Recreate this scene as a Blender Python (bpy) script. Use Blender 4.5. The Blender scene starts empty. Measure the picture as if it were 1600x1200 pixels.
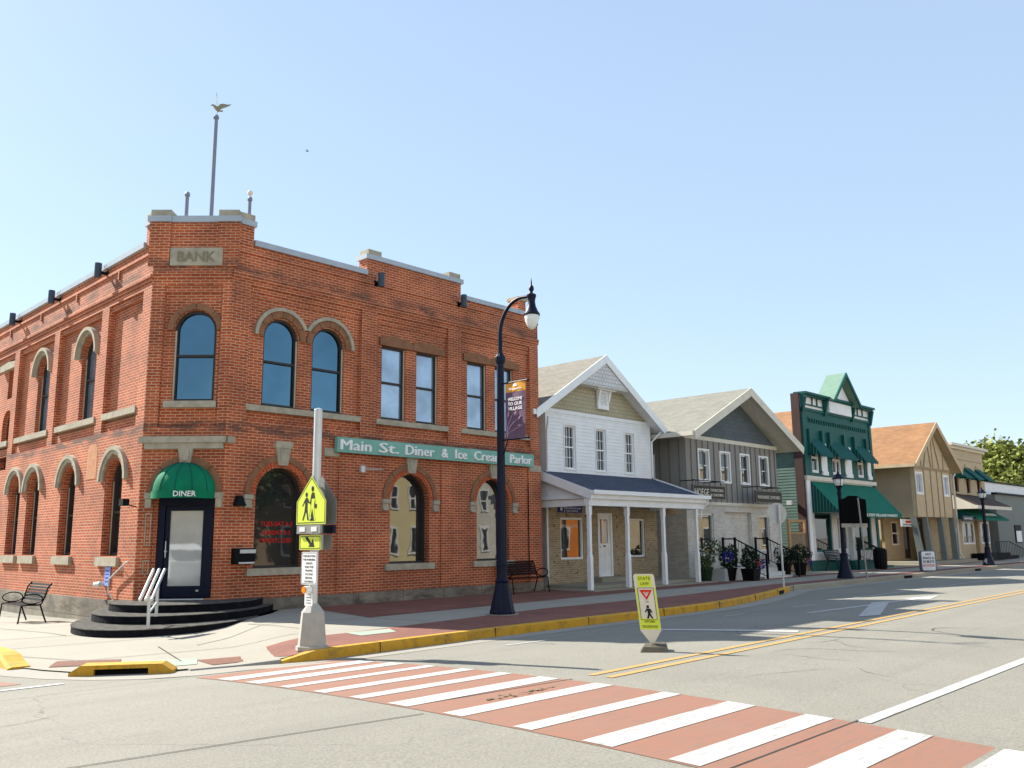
import bpy, bmesh, math, random
from mathutils import Vector, Matrix
from mathutils.geometry import tessellate_polygon
random.seed(7)
PI = math.pi
R = math.radians
sc = bpy.context.scene
COL = sc.collection

# ------------------------------------------------------------------ camera
YAW, PIT, ROL, H = R(46.566), R(10.013), R(-0.599), 1.65
f_ = Vector((math.sin(YAW)*math.cos(PIT), math.cos(YAW)*math.cos(PIT), math.sin(PIT)))
r0 = Vector((math.cos(YAW), -math.sin(YAW), 0)); u0 = r0.cross(f_)
r_ = math.cos(ROL)*r0 + math.sin(ROL)*u0
u_ = -math.sin(ROL)*r0 + math.cos(ROL)*u0
cam = bpy.data.cameras.new("camera"); camo = bpy.data.objects.new("camera", cam); COL.objects.link(camo)
m = Matrix((r_, u_, -f_)).transposed().to_4x4(); m.translation = (0, 0, H)
camo.matrix_world = m
cam.sensor_width = 36; cam.lens = 36*1378.93/1600; cam.clip_start = .1; cam.clip_end = 2000
sc.camera = camo

# ------------------------------------------------------------------ light
SUN_AZ, SUN_EL = R(-75.5), math.atan(1/1.27)      # direction the light travels (from +x), elevation
w = bpy.data.worlds.new("World"); sc.world = w; w.use_nodes = True
nt = w.node_tree; bg = nt.nodes["Background"]
sky = nt.nodes.new("ShaderNodeTexSky"); sky.sky_type = 'NISHITA'; sky.sun_disc = False
sky.sun_elevation = SUN_EL
sx, sy = -math.cos(SUN_AZ), -math.sin(SUN_AZ)     # towards the sun
sky.sun_rotation = math.atan2(sx, sy)
sky.air_density = 1.0; sky.dust_density = .6; sky.ozone_density = 2.0; sky.altitude = 200
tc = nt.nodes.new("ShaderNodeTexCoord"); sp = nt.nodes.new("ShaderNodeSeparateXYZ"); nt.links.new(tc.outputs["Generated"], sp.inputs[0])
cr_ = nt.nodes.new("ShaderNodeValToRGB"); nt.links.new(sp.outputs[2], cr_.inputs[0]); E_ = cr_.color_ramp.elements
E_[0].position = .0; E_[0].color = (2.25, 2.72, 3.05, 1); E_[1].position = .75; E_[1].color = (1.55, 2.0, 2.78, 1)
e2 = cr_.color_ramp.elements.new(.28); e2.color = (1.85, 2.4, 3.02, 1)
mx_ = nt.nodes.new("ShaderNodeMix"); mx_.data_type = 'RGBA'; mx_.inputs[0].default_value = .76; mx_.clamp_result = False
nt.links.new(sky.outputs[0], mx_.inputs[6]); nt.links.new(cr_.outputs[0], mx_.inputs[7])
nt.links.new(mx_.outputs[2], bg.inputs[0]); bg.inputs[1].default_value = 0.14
sl = bpy.data.lights.new("sun", 'SUN'); sl.energy = 5.0; sl.angle = R(.5); sl.color = (1, .95, .86)
so = bpy.data.objects.new("sun", sl); COL.objects.link(so)
so.rotation_euler = Vector((sx*math.cos(SUN_EL), sy*math.cos(SUN_EL), math.sin(SUN_EL))).to_track_quat('Z', 'Y').to_euler()
sc.view_settings.view_transform = 'Standard'; sc.view_settings.look = 'None'
sc.view_settings.exposure = 1.15; sc.view_settings.gamma = 1
sc.render.engine = 'CYCLES'

# ------------------------------------------------------------------ materials
def newmat(name):
    M = bpy.data.materials.new(name); M.use_nodes = True
    n = M.node_tree; return M, n, n.nodes["Principled BSDF"]
def node(n, t, **k):
    x = n.nodes.new(t)
    for a, b in k.items(): setattr(x, a, b)
    return x
def mixc(n, fac, a, b, mode='MIX'):
    x = node(n, "ShaderNodeMix", data_type='RGBA', blend_type=mode)
    for s, v in ((x.inputs[0], fac), (x.inputs[6], a), (x.inputs[7], b)):
        if isinstance(v, bpy.types.NodeSocket): n.links.new(v, s)
        elif isinstance(v, (int, float)): s.default_value = v
        else: s.default_value = (*v, 1) if len(v) == 3 else v
    return x.outputs[2]
def noise(n, vec, scale, detail=4, rough=.55):
    x = node(n, "ShaderNodeTexNoise"); x.inputs["Scale"].default_value = scale
    x.inputs["Detail"].default_value = detail; x.inputs["Roughness"].default_value = rough
    if vec: n.links.new(vec, x.inputs["Vector"])
    return x.outputs["Fac"]
def ramp(n, fac, lo, hi):
    x = node(n, "ShaderNodeMapRange"); x.inputs[1].default_value = lo; x.inputs[2].default_value = hi
    n.links.new(fac, x.inputs[0]); return x.outputs[0]
def math_(n, op, a, b=None):
    x = node(n, "ShaderNodeMath", operation=op)
    for s, v in ((x.inputs[0], a), (x.inputs[1], b)):
        if v is None: continue
        if isinstance(v, bpy.types.NodeSocket): n.links.new(v, s)
        else: s.default_value = v
    return x.outputs[0]
def bump(n, b, h, dist, strength=1):
    x = node(n, "ShaderNodeBump"); x.inputs["Distance"].default_value = dist; x.inputs["Strength"].default_value = strength
    n.links.new(h, x.inputs["Height"]); n.links.new(x.outputs[0], b.inputs["Normal"])
def hx(s):
    c = [int(s[i:i+2], 16)/255 for i in (0, 2, 4)]
    return tuple(v/12.92 if v <= .04045 else ((v+.055)/1.055)**2.4 for v in c)

def plain(name, c, rough=.7, var=.12, scale=3., metal=0, bmp=0, bscale=30, spec=None):
    M, n, b = newmat(name); uv = node(n, "ShaderNodeTexCoord").outputs["Object"]
    f = ramp(n, noise(n, uv, scale, 5), .3, .7)
    n.links.new(mixc(n, f, tuple(v*(1-var) for v in c), tuple(min(1, v*(1+var)) for v in c)), b.inputs["Base Color"])
    b.inputs["Roughness"].default_value = rough; b.inputs["Metallic"].default_value = metal
    b.inputs["Specular IOR Level"].default_value = .22 if spec is None and not metal else (spec or .5)
    if bmp: bump(n, b, noise(n, uv, bscale, 3), bmp)
    return M

def brickmat(name, c1, c2, mort, bw=.215, bh=.067, ms=.009, var=.35, bands=(), dirt=.0, off=.5, bmp=.006, third=None):
    M, n, b = newmat(name); uv = node(n, "ShaderNodeUVMap").outputs[0]
    br = node(n, "ShaderNodeTexBrick"); br.offset = off
    n.links.new(uv, br.inputs["Vector"])
    br.inputs["Scale"].default_value = 1; br.inputs["Brick Width"].default_value = bw
    br.inputs["Row Height"].default_value = bh; br.inputs["Mortar Size"].default_value = ms
    br.inputs["Mortar Smooth"].default_value = .15; br.inputs["Bias"].default_value = 0
    br.inputs["Color1"].default_value = (*c1, 1); br.inputs["Color2"].default_value = (*c2, 1)
    br.inputs["Mortar"].default_value = (*mort, 1)
    big = ramp(n, noise(n, uv, .9, 6, .6), .35, .68)
    col = mixc(n, 1.0, br.outputs["Color"], mixc(n, big, (1-var, 1-var, 1-var), (1+var*.35,)*3), 'MULTIPLY')
    if third:
        cell = node(n, "ShaderNodeTexNoise"); cell.inputs["Scale"].default_value = 6.; cell.inputs["Detail"].default_value = 1
        n.links.new(uv, cell.inputs["Vector"])
        col = mixc(n, ramp(n, cell.outputs["Fac"], .64, .7), col, third)
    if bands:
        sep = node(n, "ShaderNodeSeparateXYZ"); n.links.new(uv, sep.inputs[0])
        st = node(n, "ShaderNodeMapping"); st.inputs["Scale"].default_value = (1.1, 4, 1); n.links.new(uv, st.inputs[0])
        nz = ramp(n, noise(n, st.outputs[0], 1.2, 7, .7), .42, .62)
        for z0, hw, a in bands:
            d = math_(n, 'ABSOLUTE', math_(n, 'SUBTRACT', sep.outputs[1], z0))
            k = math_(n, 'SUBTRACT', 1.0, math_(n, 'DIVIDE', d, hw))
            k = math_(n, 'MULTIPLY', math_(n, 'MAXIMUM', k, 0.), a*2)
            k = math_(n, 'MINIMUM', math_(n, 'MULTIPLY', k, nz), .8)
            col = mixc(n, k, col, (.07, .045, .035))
    n.links.new(col, b.inputs["Base Color"]); b.inputs["Roughness"].default_value = .88
    inv = math_(n, 'SUBTRACT', 1.0, br.outputs["Fac"])
    h = math_(n, 'ADD', inv, math_(n, 'MULTIPLY', noise(n, uv, 60, 2), .3))
    bump(n, b, h, bmp, .7)
    return M

def siding(name, c, pitch=.115, rough=.55, vert=False, depth=.012, board=None):
    M, n, b = newmat(name); uv = node(n, "ShaderNodeUVMap").outputs[0]
    sep = node(n, "ShaderNodeSeparateXYZ"); n.links.new(uv, sep.inputs[0])
    fr = math_(n, 'FRACT', math_(n, 'DIVIDE', sep.outputs[0 if vert else 1], pitch))
    h = math_(n, 'SUBTRACT', 1.0, fr)
    if vert:
        h = math_(n, 'GREATER_THAN', fr, board or .15)
    f = ramp(n, noise(n, uv, 2.5, 4), .3, .7)
    n.links.new(mixc(n, f, tuple(v*.9 for v in c), c), b.inputs["Base Color"])
    b.inputs["Roughness"].default_value = rough
    bump(n, b, h, depth, 1)
    return M

def groundmat(name, c, var=.15, cracks=.5, speck=.25, rough=.9, tint=None, cscale=.35, streak=False):
    M, n, b = newmat(name); uv = node(n, "ShaderNodeTexCoord").outputs["Object"]
    f = ramp(n, noise(n, uv, .3, 9, .7), .36, .64)
    col = mixc(n, f, tuple(v*(1-var) for v in c), tuple(v*(1+var*.6) for v in c))
    s = ramp(n, noise(n, uv, 45, 3, .8), .35, .65)
    col = mixc(n, speck, col, mixc(n, s, tuple(v*.45 for v in c), tuple(min(1, v*1.5) for v in c)))
    if streak:
        mp = node(n, "ShaderNodeMapping"); mp.inputs["Scale"].default_value = (.12, 1.6, 1); n.links.new(uv, mp.inputs[0])
        k = ramp(n, noise(n, mp.outputs[0], 1.3, 5, .6), .5, .75)
        col = mixc(n, math_(n, 'MULTIPLY', k, .3), col, tuple(v*.55 for v in c))
    if tint:
        t = ramp(n, noise(n, uv, 1.3, 5, .7), .55, .7); col = mixc(n, math_(n, 'MULTIPLY', t, .5), col, tint)
    if cracks:
        wv = node(n, "ShaderNodeMix", data_type='RGBA'); wn = node(n, "ShaderNodeTexNoise"); wn.inputs["Scale"].default_value = 1.6; wn.inputs["Detail"].default_value = 6
        n.links.new(uv, wn.inputs["Vector"]); wv.inputs[0].default_value = .35
        n.links.new(uv, wv.inputs[6]); n.links.new(wn.outputs["Color"], wv.inputs[7])
        vo = node(n, "ShaderNodeTexVoronoi"); vo.feature = 'DISTANCE_TO_EDGE'; vo.inputs["Scale"].default_value = cscale
        n.links.new(wv.outputs[2], vo.inputs["Vector"])
        k = ramp(n, vo.outputs["Distance"], .0035, .0); g = ramp(n, noise(n, uv, .35, 3), .5, .62)
        col = mixc(n, math_(n, 'MULTIPLY', math_(n, 'MULTIPLY', k, g), cracks), col, tuple(v*.15 for v in c))
    n.links.new(col, b.inputs["Base Color"]); b.inputs["Roughness"].default_value = rough
    bump(n, b, noise(n, uv, 90, 3, .8), .004, .6)
    return M

def paintmat(name, c, under, wear=.4, lo=.52, hi=.66):
    M, n, b = newmat(name); uv = node(n, "ShaderNodeTexCoord").outputs["Object"]
    mp = node(n, "ShaderNodeMapping"); mp.inputs["Scale"].default_value = (1.2, 7, 1); n.links.new(uv, mp.inputs[0])
    k = math_(n, 'MULTIPLY', ramp(n, noise(n, mp.outputs[0], 2.6, 8, .75), lo, hi), wear)
    k2 = ramp(n, noise(n, uv, 55, 2, .8), .62, .75)
    col = mixc(n, math_(n, 'MAXIMUM', k, math_(n, 'MULTIPLY', k2, wear)), c, under)
    f = ramp(n, noise(n, uv, 1.5, 5), .3, .7); col = mixc(n, f, col, mixc(n, .12, col, (.2, .18, .15)))
    n.links.new(col, b.inputs["Base Color"]); b.inputs["Roughness"].default_value = .8
    bump(n, b, noise(n, uv, 90, 3, .8), .003, .5)
    return M

def glassmat(name, c, rough=.02, ior=1.75, var=.0, scale=.5, metal=0):
    M, n, b = newmat(name); b.inputs["Metallic"].default_value = metal
    if var:
        uv = node(n, "ShaderNodeUVMap").outputs[0]; f = ramp(n, noise(n, uv, scale, 3), .35, .65)
        n.links.new(mixc(n, f, tuple(v*(1-var) for v in c), tuple(v*(1+var) for v in c)), b.inputs["Base Color"])
    else: b.inputs["Base Color"].default_value = (*c, 1)
    b.inputs["Roughness"].default_value = rough; b.inputs["IOR"].default_value = ior
    uv = node(n, "ShaderNodeTexCoord").outputs["Object"]
    bump(n, b, noise(n, uv, 1.1, 2), .004, .5)
    return M

BM = dict(
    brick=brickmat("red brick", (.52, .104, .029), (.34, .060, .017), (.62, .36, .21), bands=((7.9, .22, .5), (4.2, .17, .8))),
    solbrick=plain("brick voussoir", (.5, .11, .042), .85, .3, 9),
    stone=plain("pale limestone", hx('a9a08c'), .85, .18, 5, bmp=.004, bscale=40),
    found=brickmat("foundation stone", hx('9c9280'), hx('8b8474'), hx('6a6358'), 1.4, .42, .012, var=.5, off=.4, bands=((.2, .35, .5),)),
    brown=plain("brownstone", hx('8a6248'), .85, .2, 5, bmp=.004),
    coping=plain("painted metal coping", hx('aab2ba'), .45, .08, 2),
    frame=plain("dark window frame", hx('3b3634'), .5, .1),
    framelite=plain("light storm frame", hx('b9b09a'), .5, .1),
    glass=glassmat("sky reflecting glass", (.095, .18, .235), ior=1.7, var=.12, scale=.7, metal=1),
    glasscurt=glassmat("glass over blinds", (.36, .44, .52), ior=1.65, metal=.6, var=.2, scale=1.2),
    glassdark=glassmat("dark shop glass", (.022, .024, .024), ior=1.9),
    glassfilm=glassmat("papered glass", (.50, .49, .45), .03, 2.3, var=.12, scale=1.5),
    black=plain("black metal", (.004, .004, .005), .6, .2, spec=.15),
    navy=plain("dark blue black metal", (.003, .006, .022), .45, .2, spec=.2),
    blackpaint=plain("worn black paint on concrete", (.006, .006, .009), .75, .8, 6, spec=.12),
    steptop=plain("worn step tread", (.085, .08, .07), .9, .5, 7, spec=.1),
    awngreen=plain("green awning canvas", hx('006a56'), .75, .12, 2),
    awnhood=plain("green hood canvas", hx('00734f'), .8, .22, 1.6),
    awndeep=plain("deep green canvas", hx('0a5450'), .75, .12, 2),
    awnstripe=brickmat("striped awning side", hx('0a3a3c'), hx('0a3a3c'), hx('2f8a70'), .14, 9., .018, var=.05, off=0, bmp=.001),
    white=plain("white paint", (.86, .86, .84), .5, .05),
    offwhite=plain("cream paint", hx('d9d2c0'), .6, .06),
    lettering=plain("white lettering", (.85, .85, .82), .5, .03),
    red=plain("red lettering", hx('d8261c'), .6, .1),
    signgreen=plain("sea green sign board", hx('7cae9f'), .55, .1, 1.5),
    galv=plain("galvanised steel", hx('b9bdc0'), .35, .1, 3, metal=.6),
    alu=plain("pale aluminium", hx('c9ccc9'), .4, .08, 4, metal=.25),
    lime=plain("fluorescent yellow green sheeting", hx('d2df48'), .5, .04),
    signblack=plain("sign black", (.02, .02, .018), .6, .05),
    signback=plain("grey sign back", hx('8f8d86'), .5, .08, metal=.3),
    orange=plain("amber lens", hx('e68a10'), .3, .05),
    wsiding=siding("white clapboard", (.84, .84, .82)),
    tanshing=brickmat("khaki fish scale shingles", hx('bdb498'), hx('b3aa8e'), hx('8f876c'), .16, .13, .008, var=.1),
    whiteshing=brickmat("white fish scale shingles", (.72, .72, .70), (.66, .66, .64), (.4, .4, .4), .16, .13, .01, var=.08),
    tanbrick=brickmat("tan brick", hx('b29a78'), hx('967f60'), hx('b9ad94'), var=.15, third=hx('6a5644')),
    whitebrick=brickmat("white washed brick", hx('dcd5c8'), hx('c5beb1'), hx('dad3c6'), var=.15),
    yelbrick=brickmat("cream brick", hx('c0ab80'), hx('a89570'), hx('b5a888'), var=.2),
    shingle=brickmat("grey asphalt shingles", hx('827d70'), hx('736f64'), hx('5f5c53'), .3, .14, .005, var=.06),
    shinglegrey=brickmat("grey green asphalt shingles", hx('838174'), hx('757368'), hx('615f56'), .3, .14, .005, var=.06),
    shingleblue=brickmat("dark blue grey shingles", hx('465064'), hx('384256'), hx('2b3242'), .3, .14, .006, var=.15),
    shingleorange=brickmat("weathered brown shingles", hx('9a704a'), hx('8a6340'), hx('755235'), .3, .14, .005, var=.15),
    bbgrey=siding("grey board and batten", hx('8b8780'), .4, .6, True, .03, .12),
    bluegrey=brickmat("blue grey shakes", hx('626c70'), hx('5a6468'), hx('4d565a'), .25, .16, .006, var=.08),
    greenclap=siding("green clapboard", hx('586f66'), .13),
    darkgreen=plain("dark green paint", hx('115650'), .55, .12, 2),
    brownwood=plain("brown trim", hx('46332f'), .7, .15),
    purpletrim=plain("dark trim", (.05, .03, .045), .6, .1),
    tanwall=plain("tan stucco panel", hx('a8977c'), .8, .08, 1.2),
    tanclap=siding("tan clapboard", hx('a88f68'), .2),
    tanlight=plain("light tan boards", hx('c4b08e'), .75, .08),
    batten=plain("brown batten", hx('9c8868'), .8, .1),
    beige=brickmat("beige painted brick", hx('cbb998'), hx('c2b090'), hx('b8a688'), var=.08),
    greywall=plain("grey painted block", hx('7d827d'), .8, .06, .8),
    timber=plain("weathered timber", hx('8d7b63'), .85, .2, 6),
    timberlite=plain("fresh timber", hx('b89468'), .8, .12, 6),
    terracot=plain("clay red pot", hx('8a4632'), .8, .1),
    leaf=plain("leaf", (.06, .09, .03), .7, .5, 8),
    leafdark=plain("dark leaf", (.012, .03, .012), .7, .5, 8),
    bark=plain("bark", (.09, .07, .05), .9, .3, 8),
    petalblue=plain("blue petals", (.045, .04, .32), .7, .3, 8),
    petalpink=plain("pink petals", (.62, .16, .14), .7, .3, 8),
    petalwhite=plain("pale petals", (.6, .58, .5), .7, .2, 8),
    globe=plain("frosted lamp glass", (.75, .76, .72), .25, .04),
    purple=plain("muted purple banner", hx('6b5366'), .8, .08),
    amberban=plain("amber banner", hx('dd9a3e'), .8, .06),
    lilac=plain("lilac ink", hx('b79bb0'), .8, .05),
    yellowpaint=paintmat("yellow kerb paint", hx('c9960e'), hx('57482a'), .75, .5, .7),
    whitepaint=paintmat("white road paint", (.45, .445, .42), (.22, .18, .14), .8, .52, .66),
    yellowline=paintmat("yellow line paint", (.46, .27, .07), (.33, .3, .25), .6),
    redpaint=paintmat("brick red road surface", (.262, .118, .072), (.16, .115, .085), .85, .5, .7),
    road=groundmat("pale worn asphalt", (.225, .212, .172), .16, .7, .45, streak=True),
    walk=groundmat("concrete", (.315, .288, .232), .1, .0, .15),
    paver=brickmat("red pavers", (.235, .085, .055), (.20, .07, .048), (.16, .075, .055), .2, .1, .005, var=.25),
    joint=plain("dark joint", (.05, .045, .04), .95, .2),
    gutter=groundmat("pale gutter concrete", (.30, .28, .235), .1, .0, .15),
    kerb=groundmat("kerb concrete", hx('989280'), .2, .0, .3),
    tactile=brickmat("tactile paving", hx('8f5f48'), hx('86573f'), hx('6b4434'), .06, .06, .012, var=.2, off=0),
    patch=plain("pale green concrete patch", hx('98a394'), .85, .1, 3),
    gravel=groundmat("ground", hx('77725f'), .2, 0, .3),
    hole=plain("black opening", (.004, .004, .004), .9, .1),
    soil=plain("pot soil", (.02, .015, .01), .9, .3),
    yellowwall=plain("yellow stucco", hx('d6c698'), .8, .06, 1),
    orangewall=plain("orange paint", hx('d07a2c'), .8, .06, 1),
    blueplate=plain("blue white notice", hx('8d9fd8'), .5, .05),
    boardblack=plain("board back", (.003, .003, .004), .8, .1, spec=.05),
)

# ------------------------------------------------------------------ building helpers
def uvbox(me):
    uv = me.uv_layers.new(name="UVMap").data
    for p in me.polygons:
        n = p.normal
        if abs(n.z) > .95: a, b = Vector((1, 0, 0)), Vector((0, 1, 0))
        else:
            a = Vector((-n.y, n.x, 0)).normalized(); b = n.cross(a).normalized()
            if b.z < 0: a, b = -a, -b
        flat = abs(n.z) < .05
        for li in p.loop_indices:
            co = me.vertices[me.loops[li].vertex_index].co
            uv[li].uv = (co.dot(a), co.z if flat else co.dot(b))

def origin_of(parent):
    o = Vector((0, 0, 0)); p = parent
    while p: o += p.location; p = p.parent
    return o

class MB:
    def __init__(s): s.v = []; s.f = []
    def add(s, vs, fs):
        k = len(s.v); s.v += [Vector(x) for x in vs]; s.f += [tuple(i+k for i in q) for q in fs]; return s
    def box(s, x0, x1, y0, y1, z0, z1):
        return s.hexa([(x0, y0, z0), (x1, y0, z0), (x1, y1, z0), (x0, y1, z0), (x0, y0, z1), (x1, y0, z1), (x1, y1, z1), (x0, y1, z1)])
    def hexa(s, P):
        return s.add(P, [(0, 3, 2, 1), (4, 5, 6, 7), (0, 1, 5, 4), (1, 2, 6, 5), (2, 3, 7, 6), (3, 0, 4, 7)])
    def tube(s, pts, r, n=8, cap=True):
        pts = [Vector(p) for p in pts]; rr = r if isinstance(r, (list, tuple)) else [r]*len(pts)
        k = len(s.v); ref = None
        for i, p in enumerate(pts):
            d = (pts[min(i+1, len(pts)-1)]-pts[max(i-1, 0)]).normalized()
            if ref is None: ref = Vector((0, 0, 1)) if abs(d.z) < .9 else Vector((1, 0, 0))
            a = d.cross(ref).normalized(); ref = a.cross(d).normalized()
            for j in range(n):
                t = 2*PI*j/n; s.v.append(p+(a*math.cos(t)+ref*math.sin(t))*rr[i])
        for i in range(len(pts)-1):
            for j in range(n):
                q = k+i*n; s.f.append((q+j, q+(j+1) % n, q+n+(j+1) % n, q+n+j))
        if cap: s.f.append(tuple(k+j for j in range(n))[::-1]); s.f.append(tuple(k+(len(pts)-1)*n+j for j in range(n)))
        return s
    def lathe(s, prof, c, n=16, flute=0):
        k = len(s.v)
        for r, z in prof:
            for j in range(n):
                t = 2*PI*j/n; q = r*(1-flute*(j % 2)); s.v.append(Vector((c[0]+q*math.cos(t), c[1]+q*math.sin(t), c[2]+z)))
        for i in range(len(prof)-1):
            for j in range(n): q = k+i*n; s.f.append((q+j, q+(j+1) % n, q+n+(j+1) % n, q+n+j))
        s.f.append(tuple(k+j for j in range(n))[::-1]); s.f.append(tuple(k+(len(prof)-1)*n+j for j in range(n)))
        return s
    def build(s, name, mat, parent=None, smooth=False, label=None, origin=None, recalc=True):
        me = bpy.data.meshes.new(name)
        o = origin_of(parent) if parent else Vector(origin or (0, 0, 0))
        me.from_pydata([v-o for v in s.v], [], s.f); me.validate()
        if recalc:
            bm = bmesh.new(); bm.from_mesh(me); bmesh.ops.recalc_face_normals(bm, faces=bm.faces); bm.to_mesh(me); bm.free()
        me.update()
        for v in me.vertices: v.co += o
        uvbox(me)
        for v in me.vertices: v.co -= o
        me.materials.append(BM[mat] if isinstance(mat, str) else mat)
        if smooth:
            me.polygons.foreach_set("use_smooth", [True]*len(me.polygons)); me.set_sharp_from_angle(angle=R(40))
        ob = bpy.data.objects.new(name, me); COL.objects.link(ob)
        if parent: ob.parent = parent
        else: ob.location = o
        if label: ob["label"] = label
        return ob

class Fr:
    """a vertical facade plane: u along it, z up, d out of the wall towards the street"""
    def __init__(s, p, u, side=1):
        s.p = Vector((p[0], p[1], 0)); s.u = Vector((u[0], u[1], 0)).normalized(); s.n = Vector((s.u.y, -s.u.x, 0))*side
    def at(s, u, z, d=0): v = s.p+s.u*u+s.n*d; return Vector((v.x, v.y, z))

def fbox(mb, F, u0, u1, z0, z1, d0, d1):
    return mb.hexa([F.at(u0, z0, d0), F.at(u1, z0, d0), F.at(u1, z0, d1), F.at(u0, z0, d1), F.at(u0, z1, d0), F.at(u1, z1, d0), F.at(u1, z1, d1), F.at(u0, z1, d1)])
def plate(mb, F, outer, holes, d0, d1):
    """flat slab with holes, polygons in (u, z)"""
    polys = [outer]+list(holes); flat = [p for q in polys for p in q]; k = len(mb.v); N = len(flat)
    tri = tessellate_polygon([[Vector((a, b, 0)) for a, b in q] for q in polys])
    for d in (d1, d0):
        for a, b in flat: mb.v.append(F.at(a, b, d))
    for t in tri:
        a, b, c = (Vector(flat[i]) for i in t)
        ar = (b-a).cross(c-a)
        if abs(ar) < 1e-9: continue
        mb.f.append(tuple(k+i for i in t)); mb.f.append(tuple(k+N+i for i in t)[::-1])
    o = 0
    for q in polys:
        L = len(q)
        for i in range(L):
            a, b = o+i, o+(i+1) % L; mb.f.append((k+a, k+b, k+N+b, k+N+a))
        o += L
    return mb
def rect(u0, u1, z0, z1): return [(u0, z0), (u1, z0), (u1, z1), (u0, z1)]
def arch(c, r, z0, zs, n=14, rz=None):
    rz = rz or r
    return [(c-r, z0), (c+r, z0)]+[(c+r*math.cos(PI*i/n), zs+rz*math.sin(PI*i/n)) for i in range(n+1)]
def ring(c, zs, ri, ro, n=20, a0=0, a1=PI):
    o = [(c+ro*math.cos(a0+(a1-a0)*i/n), zs+ro*math.sin(a0+(a1-a0)*i/n)) for i in range(n+1)]
    return o+[(c+ri*math.cos(a0+(a1-a0)*i/n), zs+ri*math.sin(a0+(a1-a0)*i/n)) for i in range(n, -1, -1)]

def thing(name, label, cat, loc=(0, 0, 0), group=None, kind=None):
    o = bpy.data.objects.new(name, None); COL.objects.link(o); o.location = loc; o.empty_display_size = .2
    return tag(o, label, cat, group, kind)
def tag(o, label=None, cat=None, group=None, kind=None):
    if label: o["label"] = label
    if cat: o["category"] = cat
    if group: o["group"] = group
    if kind: o["kind"] = kind
    return o
def copy_tree(o, loc, label, parent=None):
    c = o.copy(); COL.objects.link(c)
    if parent is None: c.location = loc; c["label"] = label
    else: c.parent = parent
    for ch in [q for q in bpy.data.objects if q.parent == o]: copy_tree(ch, None, None, c)
    return c

def text(s, F, u, z, h, d, mat, parent, name="lettering", align='LEFT', depth=.01, width=None, bold=0, space=1.0, shear=0, uvec=None):
    cu = bpy.data.curves.new("t", 'FONT'); cu.body = s; cu.align_x = align; cu.extrude = depth/2; cu.offset = bold
    cu.space_character = space; cu.resolution_u = 2; cu.size = 1; cu.shear = shear
    ob = bpy.data.objects.new("t", cu); COL.objects.link(ob)
    dg = bpy.context.evaluated_depsgraph_get(); dg.update()
    me = bpy.data.meshes.new_from_object(ob.evaluated_get(dg)); bpy.data.objects.remove(ob)
    xs = [v.co.x for v in me.vertices]; ys = [v.co.y for v in me.vertices]
    y0, y1 = min(ys), max(ys); x0, x1 = min(xs), max(xs)
    ky = h/(y1-y0); kx = (width/(x1-x0)) if width else ky
    off = {'LEFT': x0, 'CENTER': (x0+x1)/2, 'RIGHT': x1}[align]
    vs = [F.at(u+(v.co.x-off)*kx, z+(v.co.y-y0)*ky, d+v.co.z) for v in me.vertices]
    fs = [tuple(p.vertices) for p in me.polygons]
    mb = MB().add(vs, fs); bpy.data.meshes.remove(me)
    return mb.build(name, mat, parent, recalc=False)

def window(F, parent, u0, u1, z0, z1, d, arched=False, fw=.06, mat='frame', glass='glass', rail=.5, mull=0, grid=None, depth=.07, name='window', storm=None):
    """a sash window: frame mesh with its pane as child; d is the front of the frame"""
    c = (u0+u1)/2; r = (u1-u0)/2
    mb = MB()
    if arched:
        plate(mb, F, arch(c, r, z0, z1), [arch(c, r-fw, z0+fw, z1)], d-depth, d); top = z1+r
    else:
        plate(mb, F, rect(u0, u1, z0, z1), [rect(u0+fw, u1-fw, z0+fw, z1-fw)], d-depth, d); top = z1
    if rail:
        zr = z0+(top-z0)*rail; fbox(mb, F, u0+fw, u1-fw, zr-fw*.45, zr+fw*.45, d-depth+.003, d-.006)
    for i in range(mull):
        um = u0+(u1-u0)*(i+1)/(mull+1); fbox(mb, F, um-fw*.4, um+fw*.4, z0+fw, top-fw, d-depth+.003, d-.008)
    if grid:
        nu, nz = grid; a, b = z0+fw, top-fw
        for i in range(1, nu): um = u0+fw+(u1-u0-2*fw)*i/nu; fbox(mb, F, um-.007, um+.007, a, b, d-depth+.004, d-.03)
        for i in range(1, nz): zz = a+(b-a)*i/nz; fbox(mb, F, u0+fw, u1-fw, zz-.009, zz+.009, d-depth+.006, d-.032)
    w_ = mb.build(name, mat, parent)
    p = MB()
    if arched: plate(p, F, arch(c, r-.01, z0+.01, z1), [], d-depth-.02, d-depth)
    else: plate(p, F, rect(u0+.01, u1-.01, z0+.01, z1-.01), [], d-depth-.02, d-depth)
    p.build('pane', glass, w_)
    if storm:
        s_ = MB(); uu = u0+fw*.35 if storm < 0 else u1-fw*.35
        fbox(s_, F, uu-.02, uu+.02, z0+.02, (z1 if arched else top-.03), d-.004, d+.012); s_.build('sash_track', 'framelite', w_)
    return w_

# ------------------------------------------------------------------ the ground
def clamp(x, a=0., b=1.): return max(a, min(b, x))
def smooth(t): t = clamp(t); return t*t*(3-2*t)
def crown(x, y):
    t = (y-6.6)/4.4
    return .11*max(0., 1-t*t)
def fall(x, y): return -.03*clamp(y-18, 0, 8)*smooth((9.6-x)/1.2)
def RZ(x, y): return crown(x, y)+fall(x, y)
def SZ(x, y):
    s = smooth((x-6.55-.38*(y-11.0))/1.2) if y < 19 else 0.
    if x > 10.2: s = 1.
    if y > 18 and x < 10.2: s = 0 if x < 9.5 else s
    return .02+.13*s+fall(x, y)

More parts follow.
